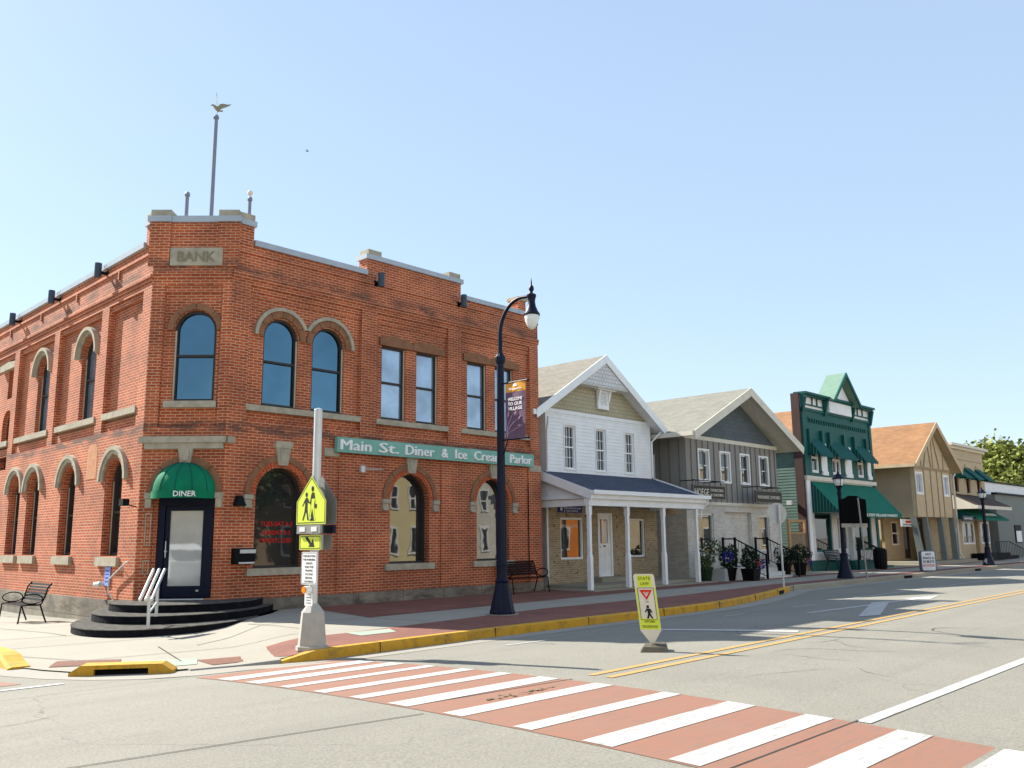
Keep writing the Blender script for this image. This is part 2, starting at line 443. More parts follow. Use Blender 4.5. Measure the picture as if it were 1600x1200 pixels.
def sheet(name, quad, zf, off, mat, nu=1, nv=1, parent=None):
    """a thin sheet laid on the ground: quad = 4 corners (x, y)"""
    mb = MB(); a, b, c, d = [Vector(p) for p in quad]
    for j in range(nv+1):
        for i in range(nu+1):
            s, t = i/nu, j/nv; p = (a*(1-s)+b*s)*(1-t)+(d*(1-s)+c*s)*t
            mb.v.append(Vector((p.x, p.y, zf(p.x, p.y)+off)))
    for j in range(nv):
        for i in range(nu):
            k = j*(nu+1)+i; mb.f.append((k, k+1, k+nu+2, k+nu+1))
    return mb.build(name, mat, parent) if name else mb

def merge(*ms):
    o = MB()
    for m_ in ms: o.add(m_.v, m_.f)
    return o

xs = [-300, -120, -60]+[-30+i*3 for i in range(10)]+[i*1. for i in range(0, 30)]+[30+i*5 for i in range(14)]+[110, 160, 300, 600]
ys = [-300, -60, -20, -5, 1]+[2+i*.5 for i in range(20)]+[12, 14, 16, 17, 18, 19, 20, 21, 22, 23, 24, 25, 26, 40, 60]
mb = MB()
for y in ys:
    for x in xs: mb.v.append(Vector((x, y, RZ(x, y))))
nx = len(xs)
for j in range(len(ys)-1):
    for i in range(nx-1): k = j*nx+i; mb.f.append((k, k+1, k+nx+1, k+nx))
tag(mb.build('road', 'road', smooth=True), kind='structure')
MB().add([(-1500, -1500, -.5), (1500, -1500, -.5), (1500, 1500, -.5), (-1500, 1500, -.5)], [(0, 1, 2, 3)]).build('ground', 'gravel')["kind"] = 'structure'

# kerb line, from up the side street round the corner and along the main street
kp = [(4.25, 60), (4.25, 40), (4.25, 30), (4.25, 26), (4.25, 22), (4.25, 20), (4.25, 18), (4.3, 16), (4.3, 15), (4.33, 14.2), (4.4, 13.5), (4.52, 12.9), (4.72, 12.35), (5.0, 11.9), (5.35, 11.55), (5.8, 11.32), (6.4, 11.2), (6.95, 11.0), (7.45, 10.86), (9, 10.95), (11, 11.05), (13, 11.08), (15, 11.08), (17, 11.1), (18.5, 11.2), (20, 11.42), (21.5, 11.72), (23, 12.08), (24.5, 12.5), (26, 12.95), (27, 13.1), (30, 13.12), (34, 13.15), (38, 13.15), (42, 13.15), (46, 13.15), (50, 13.15), (54, 13.0), (58, 12.6), (64, 12.4), (80, 12.4), (120, 12.4)]
inn = []
for x, y in kp:
    if y > 18: inn.append((8.75, y))
    elif y > 14: inn.append((8.75+(18-y)*.02, 19.3+(y-14)*.25))
    elif x < 7.05:
        t = (x-4.3)/2.8; inn.append((8.9+1.6*t, 19.2-1.1*t))
    elif x < 12: t = (x-7.05)/5; inn.append((10.5+2*t, 18.25))
    else: inn.append((x+.5, 18.9))
KW = .16
mb = MB(); NC = 14
for (x, y), (a, b) in zip(kp, inn):
    for j in range(NC+1):
        t = j/NC; px, py = x+(a-x)*t, y+(b-y)*t
        if j == 0 and not (x < 5.7 and y < 14.3):
            d = math.hypot(a-x, b-y); px, py = x+(a-x)*KW/d, y+(b-y)*KW/d
        mb.v.append(Vector((px, py, SZ(px, py))))
for i in range(len(kp)-1):
    for j in range(NC): k = i*(NC+1)+j; mb.f.append((k, k+1, k+NC+2, k+NC+1))
tag(mb.build('sidewalk', 'walk', smooth=True), kind='structure')

def kerb(name, i0, i1, mat, extra=0, hfun=None):
    mb = MB(); sub = []
    for i in range(i0, i1):
        (x, y), (a, b) = kp[i], kp[i+1]; n = max(1, int(math.hypot(a-x, b-y)/.5))
        for q in range(n): t = q/n; sub.append((x+(a-x)*t, y+(b-y)*t))
    sub.append(kp[i1])
    for i, (x, y) in enumerate(sub):
        p, q = sub[max(0, i-1)], sub[min(len(sub)-1, i+1)]
        t = Vector((q[0]-p[0], q[1]-p[1])).normalized(); nrm = Vector((-t.y, t.x))     # towards the pavement
        if nrm.dot(Vector((8, 18))-Vector((x, y))) < 0 and x < 9: nrm = -nrm
        z = SZ(x+nrm.x*.1, y+nrm.y*.1)+.004
        if hfun: z = hfun(x, y, z)
        zr = RZ(x, y)-.05; e = .02
        for o, zz in ((-.002, zr), (-.002+.012, z-e), (.03, z), (KW+.01, z), (KW+.02, zr)):
            mb.v.append(Vector((x+nrm.x*o, y+nrm.y*o, zz)))
    for i in range(len(sub)-1):
        for j in range(4): k = i*5+j; mb.f.append((k, k+1, k+6, k+5))
    k = (len(sub)-1)*5; mb.f.append((0, 1, 2, 3, 4)); mb.f.append((k, k+1, k+2, k+3, k+4))
    return tag(mb.build(name, mat), kind='structure')
kerb('kerb', 0, 8, 'kerb')
kerb('kerb', 15, 17, 'gutter')
kerb('yellow_kerb', 17, 29, 'yellowpaint', hfun=lambda x, y, z: .02+(z-.02)*1 if x > 7.6 else .03+(.155-.03)*smooth((x-6.9)/.6))
kerb('kerb', 29, len(kp)-1, 'kerb')
# yellow flared kerb end on the side street
mb = MB()
for i in range(9):
    t = i/8; y = 13.35+2.2*t*1.0; x = 4.22+.1*math.sin(t*2); h = .13*smooth(t*3)
    for o, zz in ((0, -.03), (.02, .02+h*.9), (.07, .035+h), (.30, .035+h), (.32, 0)): mb.v.append(Vector((x+o, y, zz)))
for i in range(8):
    for j in range(4): k = i*5+j; mb.f.append((k, k+1, k+6, k+5))
mb.f.append((0, 1, 2, 3, 4)); mb.f.append((40, 41, 42, 43, 44))
tag(mb.build('yellow_kerb', 'yellowpaint'), kind='structure')
# gutter strips
def offset_strip(name, i0, i1, o0, o1, mat, z=.004):
    mb = MB(); sub = kp[i0:i1+1]
    for i, (x, y) in enumerate(sub):
        p, q = sub[max(0, i-1)], sub[min(len(sub)-1, i+1)]
        t = Vector((q[0]-p[0], q[1]-p[1])).normalized(); nrm = Vector((t.y, -t.x))
        for o in (o0, o1): X, Y = x+nrm.x*o, y+nrm.y*o; mb.v.append(Vector((X, Y, RZ(X, Y)+z)))
    for i in range(len(sub)-1): k = i*2; mb.f.append((k, k+1, k+3, k+2))
    return tag(mb.build(name, mat), kind='structure')
offset_strip('gutter', 8, len(kp)-1, -.03, .5, 'gutter')

# paved strips of the pavement
def strip_sheet(quads, mat, name, zf=SZ, off=.005, n=8):
    return tag(merge(*[sheet(None, q, zf, off, None, n, 2) for q in quads]).build(name, mat), kind='structure')
def ky(x):
    for (a, b), (c, d) in zip(kp[17:], kp[18:]):
        if a <= x <= c: return b+(d-b)*(x-a)/(c-a)
    return 13.1
segs = [7.6, 9, 11, 13, 15, 17, 18.5, 20, 21.5, 23, 24.5, 26, 27, 30, 34, 38, 42, 46, 50, 54, 58]
def top_lo(x): return 12.45 if x < 9 else (12.45+(x-9)*.14 if x < 15 else 13.3+max(0, x-20)*.1 if x < 27 else 14.0)
q = [[(a, ky(a)+KW+.02), (b, ky(b)+KW+.02), (b, top_lo(b)), (a, top_lo(a))] for a, b in zip(segs, segs[1:])]
q.append([(7.15, 11.08), (7.6, 11.06), (7.6, 12.45), (6.95, 11.95)])
strip_sheet(q, 'paver', 'brick_paving')
q = [[(12.0, 18.2), (11.2, 14.6), (20.4, 15.2), (20.4, 18.2)], [(20.4, 15.2), (26.8, 15.4), (26.8, 18.2), (20.4, 18.2)], [(26.8, 15.6), (60, 15.6), (60, 16.2), (26.8, 16.2)]]
strip_sheet(q, 'paver', 'brick_paving')
jl = []
for a, b in (((7.2, 13.9), (9.0, 15.0)), ((9.0, 15.0), (11.2, 14.6)), ((5.2, 13.4), (8.9, 13.0)), ((5.2, 13.4), (4.6, 15.2)), ((6.1, 12.2), (6.7, 14.2)), ((5.0, 15.8), (7.4, 15.5)), ((4.6, 17.6), (7.4, 17.0)), ((4.6, 20), (8.3, 20)), ((9.0, 13.0), (9.1, 15.6)), ((11.3, 12.9), (11.2, 14.6)), ((4.6, 22.5), (8.4, 22.5)), ((6.4, 17.2), (6.4, 26)), ((14, 13.3), (14, 15)), ((17, 13.3), (17, 15.1)), ((20, 13.3), (20, 15.2)), ((23, 13.7), (23, 15.3))):
    a, b = Vector(a), Vector(b); n = Vector((-(b-a).y, (b-a).x)).normalized()*.009
    jl.append(sheet(None, [a-n, b-n, b+n, a+n], SZ, .008, None, 10, 1))
tag(merge(*jl).build('pavement_joints', 'joint'), kind='structure')
strip_sheet([[(8.95, 11.87), (9.7, 11.9), (9.95, 12.4), (9.05, 12.42)]], 'patch', 'utility_cover_slab', off=.011)
strip_sheet([[(5.45, 11.9), (6.1, 11.75), (6.4, 12.3), (5.7, 12.75)]], 'patch', 'concrete_patch', off=.006)
strip_sheet([[(4.65, 13.05), (5.4, 12.6), (5.65, 13.1), (4.95, 13.6)], [(6.2, 11.5), (7.0, 11.45), (7.05, 12.0), (6.3, 12.15)]], 'tactile', 'tactile_paving', off=.007)

# road markings
ST = [(10.41, 10.16), (9.91, 9.68), (9.3, 9.16), (8.72, 8.54), (8.11, 7.93), (7.49, 7.21), (6.66, 6.42), (5.71, 5.51), (4.89, 4.59), (4.0, 3.74), (3.1, 2.82), (2.22, 1.95), (1.4, 1.1), (.6, .3)]
def unc(y, k=1):
    for _ in range(8): yy = y*(1-crown(0, yy if _ else y)/H)
    return yy
def XL(y): return 5.52+.02*(10-y)
def XR(y): return 7.68+.045*(10-y) if y > 5 else 7.9
q = [[(XL(a), a), (XR(a), a), (XR(b), b), (XL(b), b)] for a, b in zip([10.62-i*.6 for i in range(18)], [10.62-(i+1)*.6 for i in range(18)])]
strip_sheet(q, 'redpaint', 'crosswalk_paving', RZ, .004, 3)
q = []
for a, b in ST: a, b = unc(a)+.015, unc(b)-.015; q.append([(XL(a)+.03, a), (XR(a)-.01, a), (XR(b)-.01, b), (XL(b)+.03, b)])
tag(merge(*[sheet(None, k, RZ, .008, None, 8, 1) for k in q]).build('crosswalk_stripes', 'whitepaint'), kind='structure')
tag(merge(sheet(None, [(2.6, 11.9), (3.95, 11.9), (3.7, 12.8), (2.4, 12.8)], RZ, .004, None, 2, 2), sheet(None, [(-1, 11.9), (2.6, 11.9), (2.4, 12.8), (-1, 12.8)], RZ, .004, None, 2, 2)).build('crosswalk_paving', 'redpaint'), kind='structure')
tag(merge(sheet(None, [(-3, 11.62), (4.3, 11.5), (4.3, 11.6), (-3, 11.75)], RZ, .006, None, 4, 1)).build('crosswalk_edge_line', 'whitepaint'), kind='structure')
def line(x0, x1, y0, y1, wd, n=40):
    a, b = Vector((x0, y0)), Vector((x1, y1)); k = Vector((-(b-a).y, (b-a).x)).normalized()*wd/2
    return sheet(None, [a-k, b-k, b+k, a+k], RZ, .006, None, n, 1)
tag(merge(line(8.25, 27, 6.62, 7.05, .1), line(8.25, 27, 6.36, 6.79, .1), line(27, 140, 7.05, 8.6, .1), line(27, 140, 6.79, 8.34, .1)).build('centre_line', 'yellowline'), kind='structure')
tag(merge(line(7.95, 60, 3.36, 3.42, .13), line(10.1, 11.0, 9.75, 9.7, .09, 3), line(16.5, 17.3, 9.72, 9.7, .09, 3), line(19.6, 20.7, 9.75, 9.7, .09, 3), line(22.2, 60, 9.85, 10.2, .1),
          line(13.3, 14.15, 9.15, 6.95, .28, 12)).build('lane_lines', 'whitepaint'), kind='structure')
# turn arrow
mbA = merge(line(17.9, 23.4, 8.55, 8.25, .16, 8), sheet(None, [(17.4, 7.3), (18.0, 7.1), (22.2, 8.5), (21.6, 8.7)], RZ, .007, None, 6, 1), sheet(None, [(23.2, 7.9), (24.9, 8.25), (24.9, 8.3), (23.2, 8.65)], RZ, .007, None, 3, 1))
tag(mbA.build('turn_arrow', 'whitepaint'), kind='structure')
# sawn joints and cracks in the road
cr = [line(2.6, 5.5, 6.75, 6.35, .015, 10), line(-20, 2.6, 7.5, 6.75, .015, 20), line(5.6, 8.0, 3.42, 3.42, .02, 8), line(5.8, 7.9, 6.72, 6.6, .02, 8), line(-20, 60, 10.75, 10.75, .008, 60)]
def wander(x, y, ang, L, w0):
    pts = [Vector((x, y))]
    for i in range(int(L/.09)):
        ang += random.uniform(-.45, .45)*.6; pts.append(pts[-1]+Vector((math.cos(ang), math.sin(ang)))*.09)
    mb = MB()
    for i, p in enumerate(pts):
        k = w0*math.sin(PI*(i+.5)/len(pts))*random.uniform(.5, 1.2); d = (pts[min(i+1, len(pts)-1)]-pts[max(0, i-1)]).normalized(); n = Vector((-d.y, d.x))*k
        for s in (-1, 1): q = p+n*s; mb.v.append(Vector((q.x, q.y, RZ(q.x, q.y)+.005)))
    for i in range(len(pts)-1): k = 2*i; mb.f.append((k, k+1, k+3, k+2))
    return mb
cr += [wander(11.3, 6.0, .3, 2.4, .008), wander(12.6, 6.1, -.1, 1.4, .006), wander(11.4, 6.0, -1.4, 1.3, .007), wander(15.0, 4.6, .5, 2.6, .012), wander(12.5, 4.8, .4, 2.2, .005), wander(2.2, 8.6, .1, 1.5, .004), wander(9.2, 5.2, .3, 1.7, .004), wander(10.5, 3.9, 1.2, .9, .004)]
tag(merge(*cr).build('road_joints', 'joint'), kind='structure')
mb = MB()
for i in range(46):     # broken patch in the crosswalk
    a = random.random(); x = 6.35+a*1.0; y = 6.38+.02*a+random.gauss(0, .05)*math.sin(PI*a); s = random.uniform(.012, .035); z = RZ(x, y)+.010+random.random()*.004
    mb.add([(x+s*math.cos(t+i), y+s*.8*math.sin(t+i), z) for t in (0, 1.4, 2.6, 4.2, 5.3)], [(0, 1, 2, 3, 4)])
tag(mb.build('broken_paving', plain('rubble', (.17, .14, .08), .95, .7, 20)), kind='structure')

# kerb joints
jm = []
for x in (8.6, 11.2, 13.8, 16.4, 19.0, 21.6, 24.1, 26.3):
    y = ky(x); y2 = ky(x+.2); d = Vector((.2, y2-y)).normalized(); n = Vector((-d.y, d.x)); mb = MB(); c = Vector((x, y)); z = SZ(x, y+.1)
    P_ = [c+d*a+n*b for a, b in ((-.004, -.006), (.004, -.006), (.004, KW), (-.004, KW))]
    mb.hexa([(p.x, p.y, -.02) for p in P_]+[(p.x, p.y, z+.005) for p in P_]); jm.append(mb)
tag(merge(*jm).build('kerb_joints', 'joint'), kind='structure')
# storm drain inlets in the kerb
def inlet(px, py, ux, uy, L, hgt, label, mat, flare=.24):
    U = Vector((ux, uy)).normalized(); F = Fr((px, py), U); t = thing('storm_drain', label, 'storm drain', (px, py, 0), 'kerb inlets')
    mb = MB(); z0 = RZ(px, py)-.02
    a, b = -L/2, L/2
    plate(mb, F, [(a-flare, z0), (a-.06, z0), (a-.06+.12, z0), (b-.06, z0), (b+.06, z0), (b+flare, z0), (b+flare, z0+.06), (b+.1, z0+hgt), (a-.1, z0+hgt), (a-flare, z0+.06)],
          [rect(a+.06, b-.06, z0+.012, z0+hgt-.05)], -.28, .012)
    mb.build('inlet_frame', mat, t)
    h = MB(); fbox(h, F, a+.05, b-.05, z0+.01, z0+hgt-.045, -.2, -.06); h.build('opening', 'hole', t)
    return t
inlet(5.06, 11.72, .8, -.6, .78, .15, 'yellow painted storm drain mouth at the street corner', 'yellowpaint')
for (x, L, lb) in ((24.6, .6, 'small dark drain slot in the yellow kerb near the round sign'), (36.4, .8, 'dark drain slot in the grey kerb before the letter board'), (45.2, .8, 'farthest dark drain slot in the grey kerb before the far lamp')):
    y = ky(x); t = thing('storm_drain', lb, 'storm drain', (x, y, 0), 'kerb inlets')
    yy = ky(x+.3)-ky(x-.3); U = Vector((.6, yy)).normalized(); F = Fr((x, y), U)
    h = MB(); fbox(h, F, -L/2, L/2, .015, .11, -.1, .02); h.build('opening', 'hole', t)

# ------------------------------------------------------------------ red brick corner building
FM = Fr((0, 18), (1, 0)); FC = Fr((8.47, 19.28), (1, -1)); SK = R(1.3227); FL = Fr((8.47, 19.28), (math.sin(SK), math.cos(SK)), -1)
CW = 1.81
bank = thing('corner_building', 'two storey red brick corner building with round arched windows and a cut off corner', 'building', (9.1, 18.7, 0))
rec = .11
# main street face
lowM = [(11.2, .645), (15.08, .66), (18.17, .66)]
upA = [(11.14, .47), (12.48, .47)]
upR = [(14.15, 14.96), (15.34, 16.12), (17.25, 18.02), (18.39, 19.16)]
lowholes = [arch(c, r, 1.08, 2.71) for c, r in lowM]
lowholesB = [arch(c, r+.02, 1.06, 2.71) for c, r in lowM]
topM = [(9.75, .42), (20.2, .42), (20.2, 8.5), (16.9, 8.5), (16.9, 8.95), (13.54, 8.95), (13.54, 8.5), (9.75, 8.5)]
mb = MB()
plate(mb, FM, topM, lowholesB+[arch(c, r+.0, 4.76, 6.43) for c, r in upA]+[rect(a, b, 4.76, 6.74) for a, b in upR], -.34, -rec)
pan = [rect(10.22, 13.42, 4.28, 7.55), rect(13.92, 16.42, 4.28, 7.55), rect(16.92, 19.8, 4.28, 7.55)]
plate(mb, FM, topM, lowholes+pan, -rec, 0)
for z, p in ((7.66, .03), (7.74, .05), (8.28, .03)): fbox(mb, FM, 9.76, 20.21, z, z+.075, 0, p)
for a, b in ((10.22, 13.42), (13.92, 16.42), (16.92, 19.8)):
    fbox(mb, FM, a, b, 7.42, 7.55, -rec, -.05); fbox(mb, FM, a, b, 7.3, 7.42, -rec, -.08); fbox(mb, FM, a, b, 4.28, 4.42, -rec, -.03)
for a, b in ((12.79, 13.4), (16.14, 16.52), (19.65, 20.2)): fbox(mb, FM, a, b, .42, 3.72, 0, .045)
fbox(mb, FM, 9.76, 10.24, 8.5, 8.95, -.34, .02)
# left face
loL = [(1.47, .5), (4.39, .5), (7.06, .5), (8.66, .5)]
upL = [(4.01, .5), (7.41, .5)]
outL = rect(0, 16, .42, 8.45)
backh = [arch(c, r+.02, 1.36, 3.1) for c, r in loL]+[arch(c, r, 4.74, 6.44) for c, r in upL]+[rect(9.95, 10.75, 6.1, 7.0), arch(10.55, .45, 3.9, 5.3), rect(12.2, 13.1, 4.7, 6.7)]
fronth = [arch(c, r, 1.38, 3.1) for c, r in loL]+[rect(.45, 2.46, 4.28, 7.42), rect(2.9, 5.9, 4.28, 7.42), rect(6.3, 9.3, 4.28, 7.42), rect(9.75, 13.5, 3.7, 7.42)]
plate(mb, FL, outL, backh, -.5, -.15); plate(mb, FL, outL, fronth, -.15, 0)
for z, p in ((7.56, .03), (7.64, .06), (8.2, .04)): fbox(mb, FL, -.01, 16, z, z+.075, 0, p)
for a, b in ((.45, 2.46), (2.9, 5.9), (6.3, 9.3), (9.75, 13.5)):
    fbox(mb, FL, a, b, 7.28, 7.42, -.15, -.06); fbox(mb, FL, a, b, 4.28, 4.5, -.15, -.07)
for u in (1.9, 4.7, 7.5, 10.3): fbox(mb, FL, u, u+.07, 8.0, 8.2, 0, .04)
fbox(mb, FL, 0, .44, 8.45, 8.95, -.34, .02)
# cut corner
outC = rect(0, CW, .42, 8.95)
dcu = .985
plate(mb, FC, outC, [arch(1.01, .47, 4.78, 6.41), rect(.40, 1.64, .48, 2.72)], -.34, -.09)
plate(mb, FC, outC, [rect(.3, 1.6, 4.2, 7.45), arch(dcu, .67, .48, 2.74)], -.09, 0)
fbox(mb, FC, .3, 1.6, 7.3, 7.45, -.09, -.04)
for z, p in ((7.62, .03), (7.7, .05)): fbox(mb, FC, .01, CW-.01, z, z+.075, 0, p)
fbox(mb, FC, -.12, .36, 7.9, 8.95, -.02, .035); fbox(mb, FC, CW-.36, CW+.12, 7.9, 8.95, -.02, .035)
wall = mb.build('wall', 'brick', bank)
mb = MB()   # body behind the faces
ft = [(10.1, 18.36), (20.19, 18.36), (20.19, 34), (9.1, 34), (9.0, 19.6), (8.95, 19.5)]
k = len(ft); mb.add([(x, y, .1) for x, y in ft]+[(x, y, 8.3) for x, y in ft], [tuple(range(k))[::-1], tuple(range(k, 2*k))]+[(i, (i+1) % k, k+(i+1) % k, k+i) for i in range(k)])
mb.build('rear_wall', 'brick', bank)
mb = MB()   # foundation
fbox(mb, FM, 9.75, 20.24, -.1, .42, -.3, .05); fbox(mb, FL, 0, 16, -.6, .42, -.3, .05); fbox(mb, FC, 0, CW, -.1, .42, -.3, .04)
mb.build('foundation', 'found', bank)
mb = MB()   # coping
fbox(mb, FM, 10.26, 13.54, 8.5, 8.64, -.38, .06); fbox(mb, FM, 13.48, 16.96, 8.95, 9.08, -.38, .06); fbox(mb, FM, 16.96, 20.24, 8.5, 8.63, -.38, .06)
fbox(mb, FL, .46, 16, 8.45, 8.58, -.38, .07)
fbox(mb, FC, .36, CW-.36, 8.95, 9.1, -.36, .05)
for a, b in ((-.16, .37), (CW-.37, CW+.16)): fbox(mb, FC, a, b, 8.953, 9.09, -.42, .09)
fbox(mb, FM, 9.72, 10.28, 8.948, 9.085, -.36, .07); fbox(mb, FL, -.02, .47, 8.947, 9.086, -.36, .07)
mb.build('coping', 'coping', bank)
mb = MB()
fbox(mb, FC, -.1, .36, 9.09, 9.24, -.36, .06); fbox(mb, FL, .01, .44, 9.086, 9.236, -.3, .04); mb.build('cap_stone', 'stone', bank)
mb = MB(); fbox(mb, FC, CW-.36, CW+.1, 9.09, 9.24, -.36, .06); fbox(mb, FM, 9.76, 10.24, 9.085, 9.235, -.3, .04); mb.build('cap_stone', 'stone', bank)
for a in (13.56, 16.42): mb = MB(); fbox(mb, FM, a, a+.43, 9.08, 9.22, -.34, .03); mb.build('cap_stone', 'stone', bank)
# windows
for c, r in upA:
    window(FM, bank, c-r, c+r, 4.79, 6.43, -rec-.06, True, .055, storm=1)
for (a, b) in upR: window(FM, bank, a, b, 4.79, 6.74, -rec-.06, False, .055, glass='glasscurt', rail=.5, storm=1)
for c, r in lowM: window(FM, bank, c-r, c+r, 1.08, 2.71, -.2, True, .05, glass='glassdark', rail=0)
for c, r in loL: window(FL, bank, c-r, c+r, 1.38, 3.1, -.2, True, .07, glass='glassdark', rail=.45, storm=1)
for c, r in upL: window(FL, bank, c-r, c+r, 4.77, 6.44, -.27, True, .06, glass='glasscurt', rail=.5, storm=1)
window(FL, bank, 9.95, 10.75, 6.1, 7.0, -.3, False, .06, glass='glassdark')
window(FL, bank, 10.1, 11.0, 3.9, 5.3, -.3, True, .06, glass='glasscurt')
window(FC, bank, .54, 1.48, 4.78, 6.41, -.14, True, .06, storm=-1)
# stone and brick dressings
def surround(F, c, zs, ri, ro, mat, d0, d1, name='arch_surround', joints=0):
    mb = MB()
    if joints:
        for i in range(joints):
            a0, a1 = PI*i/joints+.012, PI*(i+1)/joints-.012; plate(mb, F, ring(c, zs, ri, ro, 8, a0, a1), [], d0, d1)
    else: plate(mb, F, ring(c, zs, ri, ro), [], d0, d1)
    return mb.build(name, mat, bank)
for c, r in upA:
    surround(FM, c, 6.43, .5, .655, 'brown', -rec, -rec+.05, joints=6)
    a0 = .0; mbx = MB()
    lim = math.acos(min(1, .67/.74))
    if c < 12: plate(mbx, FM, ring(c, 6.43, .655, .74, 20, lim, PI), [], -rec, -rec+.09)
    else: plate(mbx, FM, ring(c, 6.43, .655, .74, 20, 0, PI-lim), [], -rec, -rec+.09)
    mbx.build('hood_mould', 'stone', bank)
for c, r in lowM:
    surround(FM, c, 2.71, .79, .93, 'brown', 0, .035, joints=4)
    mb = MB()
    for i in range(30): a0, a1 = PI*i/30+.02, PI*(i+1)/30-.02; plate(mb, FM, ring(c, 2.71, r+.015, .785, 2, a0, a1), [], -.03, .018)
    mb.build('soldier_course', 'solbrick', bank)
    mb = MB(); fbox(mb, FM, c-.22, c+.22, 3.8, 3.96, 0, .1); plate(mb, FM, [(c-.12, 3.4), (c+.12, 3.4), (c+.19, 3.8), (c-.19, 3.8)], [], -.02, .08); plate(mb, FM, [(c-.07, 3.48), (c+.07, 3.48), (c+.11, 3.74), (c-.11, 3.74)], [], .07, .1)
    mb.build('keystone', 'stone', bank)
    for s in (-1, 1):
        mb = MB(); a = c+s*.86; fbox(mb, FM, a-.11, a+.11, 2.61, 2.71, 0, .1); fbox(mb, FM, a-.09, a+.09, 2.42, 2.605, 0, .07); mb.tube([FM.at(a-.09, 2.44, .07), FM.at(a+.09, 2.44, .07)], .03)
        mb.build('impost', 'stone', bank)
    mb = MB(); fbox(mb, FM, c-.82, c+.82, .92, 1.08, -.18, .07); mb.build('sill', 'stone', bank)
for a, b in ((10.22, 13.42), (13.93, 16.42), (16.92, 19.78)):
    mb = MB(); fbox(mb, FM, a, b, 4.62, 4.76, -rec-.1, .015); mb.build('sill', 'stone', bank)
for i, (a, b) in enumerate(((14.06, 15.2), (15.21, 16.34), (17.08, 18.22), (18.23, 19.4))):
    mb = MB(); plate(mb, FM, [(a, 6.74), (b, 6.74), (b, 6.9), (b-.1, 6.92), (b-.25, 6.98), (b-.4, 7.0), (a+.5, 7.03), (a+.3, 6.99), (a+.12, 6.97), (a, 6.95)], [], -rec, -rec+.06); mb.build('lintel', 'brown', bank)
for (a, b, z0, z1) in ((12.35, 12.77, 3.7, 3.9), (19.68, 20.2, 3.67, 3.86)):
    mb = MB(); fbox(mb, FM, a, b, z0, z1, .0, .06); mb.build('impost_block', 'stone', bank)
for (c, r) in loL:
    mb = MB(); n = 16; R1 = .8 if c < 6 else .76
    plate(mb, FL, ring(c, 3.1, R1-.1, R1, 18), [], 0, .09); mb.build('hood_mould', 'stone', bank)
    mb = MB(); rnd = random.Random(int(c*10)); o = [(c+(R1-.1)*math.cos(PI*i/24), 3.1+(R1-.1)*math.sin(PI*i/24)) for i in range(25)]
    inn_ = [(c+(R1-.16-rnd.random()*.07)*math.cos(PI*i/24), 3.1+(R1-.16-rnd.random()*.07)*math.sin(PI*i/24)) for i in range(24, -1, -1)]
    plate(mb, FL, o+inn_, [], 0, .05); mb.build('carved_band', 'stone', bank)
    surround(FL, c, 3.1, r+.015, R1-.17, 'brown', -.02, .012)
    mb = MB(); fbox(mb, FL, c-.62, c+.62, 1.16, 1.36, -.3, .08); mb.build('sill', 'stone', bank)
for (c, r) in upL:
    mb = MB(); plate(mb, FL, ring(c, 6.44, .66, .75, 18), [], -.15, -.06+.06); mb.build('hood_mould', 'stone', bank)
    mb = MB(); rnd = random.Random(int(c*10)); o = [(c+.66*math.cos(PI*i/24), 6.44+.66*math.sin(PI*i/24)) for i in range(25)]
    inn_ = [(c+(.6-rnd.random()*.06)*math.cos(PI*i/24), 6.44+(.6-rnd.random()*.06)*math.sin(PI*i/24)) for i in range(24, -1, -1)]
    plate(mb, FL, o+inn_, [], -.15, -.08); mb.build('carved_band', 'stone', bank)
    surround(FL, c, 6.44, r+.01, .6, 'brown', -.17, -.12)
for a, b in ((.47, 2.44), (2.92, 5.7), (6.32, 9.1), (9.8, 12.5)):
    mb = MB(); fbox(mb, FL, a, b, 4.58, 4.73, -.2, .03); mb.build('sill', 'stone', bank)
mb = MB(); plate(mb, FL, [(9.8, 7.0), (11.3, 7.0), (11.3, 7.2), (10.5, 7.24), (9.8, 7.18)], [], -.15, -.02); mb.build('lintel', 'stone', bank)
mb = MB(); plate(mb, FL, [(2.58, 3.2), (3.2, 3.2), (3.2, 3.9), (3.1, 4.05), (2.68, 4.05), (2.58, 3.9)], [], 0, .006); mb.build('faded_painted_panel', plain('faded brick patch', hx('c08a68'), .9, .15, 8), bank)
# cut corner dressings
surround(FC, 1.01, 6.41, .485, .62, 'brown', -.09, -.03, joints=4)
mb = MB(); fbox(mb, FC, .41, 1.57, 4.63, 4.775, -.16, .04); mb.build('sill', 'stone', bank)
mb = MB(); fbox(mb, FC, -.04, CW+.05, 3.83, 3.97, 0, .14); fbox(mb, FM, 9.75, 9.92, 3.83, 3.968, 0, .13); fbox(mb, FC, .08, CW-.02, 3.7, 3.828, 0, .1); mb.build('lintel', 'stone', bank)
mb = MB(); fbox(mb, FC, .38, 1.57, 7.91, 8.33, 0, .04); pq = mb.build('name_plaque', 'stone', bank)
text('BANK', FC, .975, 8.0, .24, .045, plain('carved stone', hx('8a8068'), .85, .1), pq, align='CENTER', width=.86, depth=.025, bold=.012)
surround(FC, dcu, 2.74, .64, .81, 'brown', 0, .035, joints=4)
mb = MB(); plate(mb, FC, [(dcu-.11, 3.38), (dcu+.11, 3.38), (dcu+.16, 3.7), (dcu-.16, 3.7)], [], 0, .1); plate(mb, FC, [(dcu-.07, 3.44), (dcu+.07, 3.44), (dcu+.1, 3.66), (dcu-.1, 3.66)], [], .08, .13); mb.build('keystone', 'stone', bank)
for s in (-1, 1):
    mb = MB(); a = dcu+s*.76; fbox(mb, FC, a-.08, a+.08, 2.62, 2.74, 0, .1); fbox(mb, FC, a-.065, a+.065, 2.42, 2.615, 0, .07); mb.build('impost', 'stone', bank)
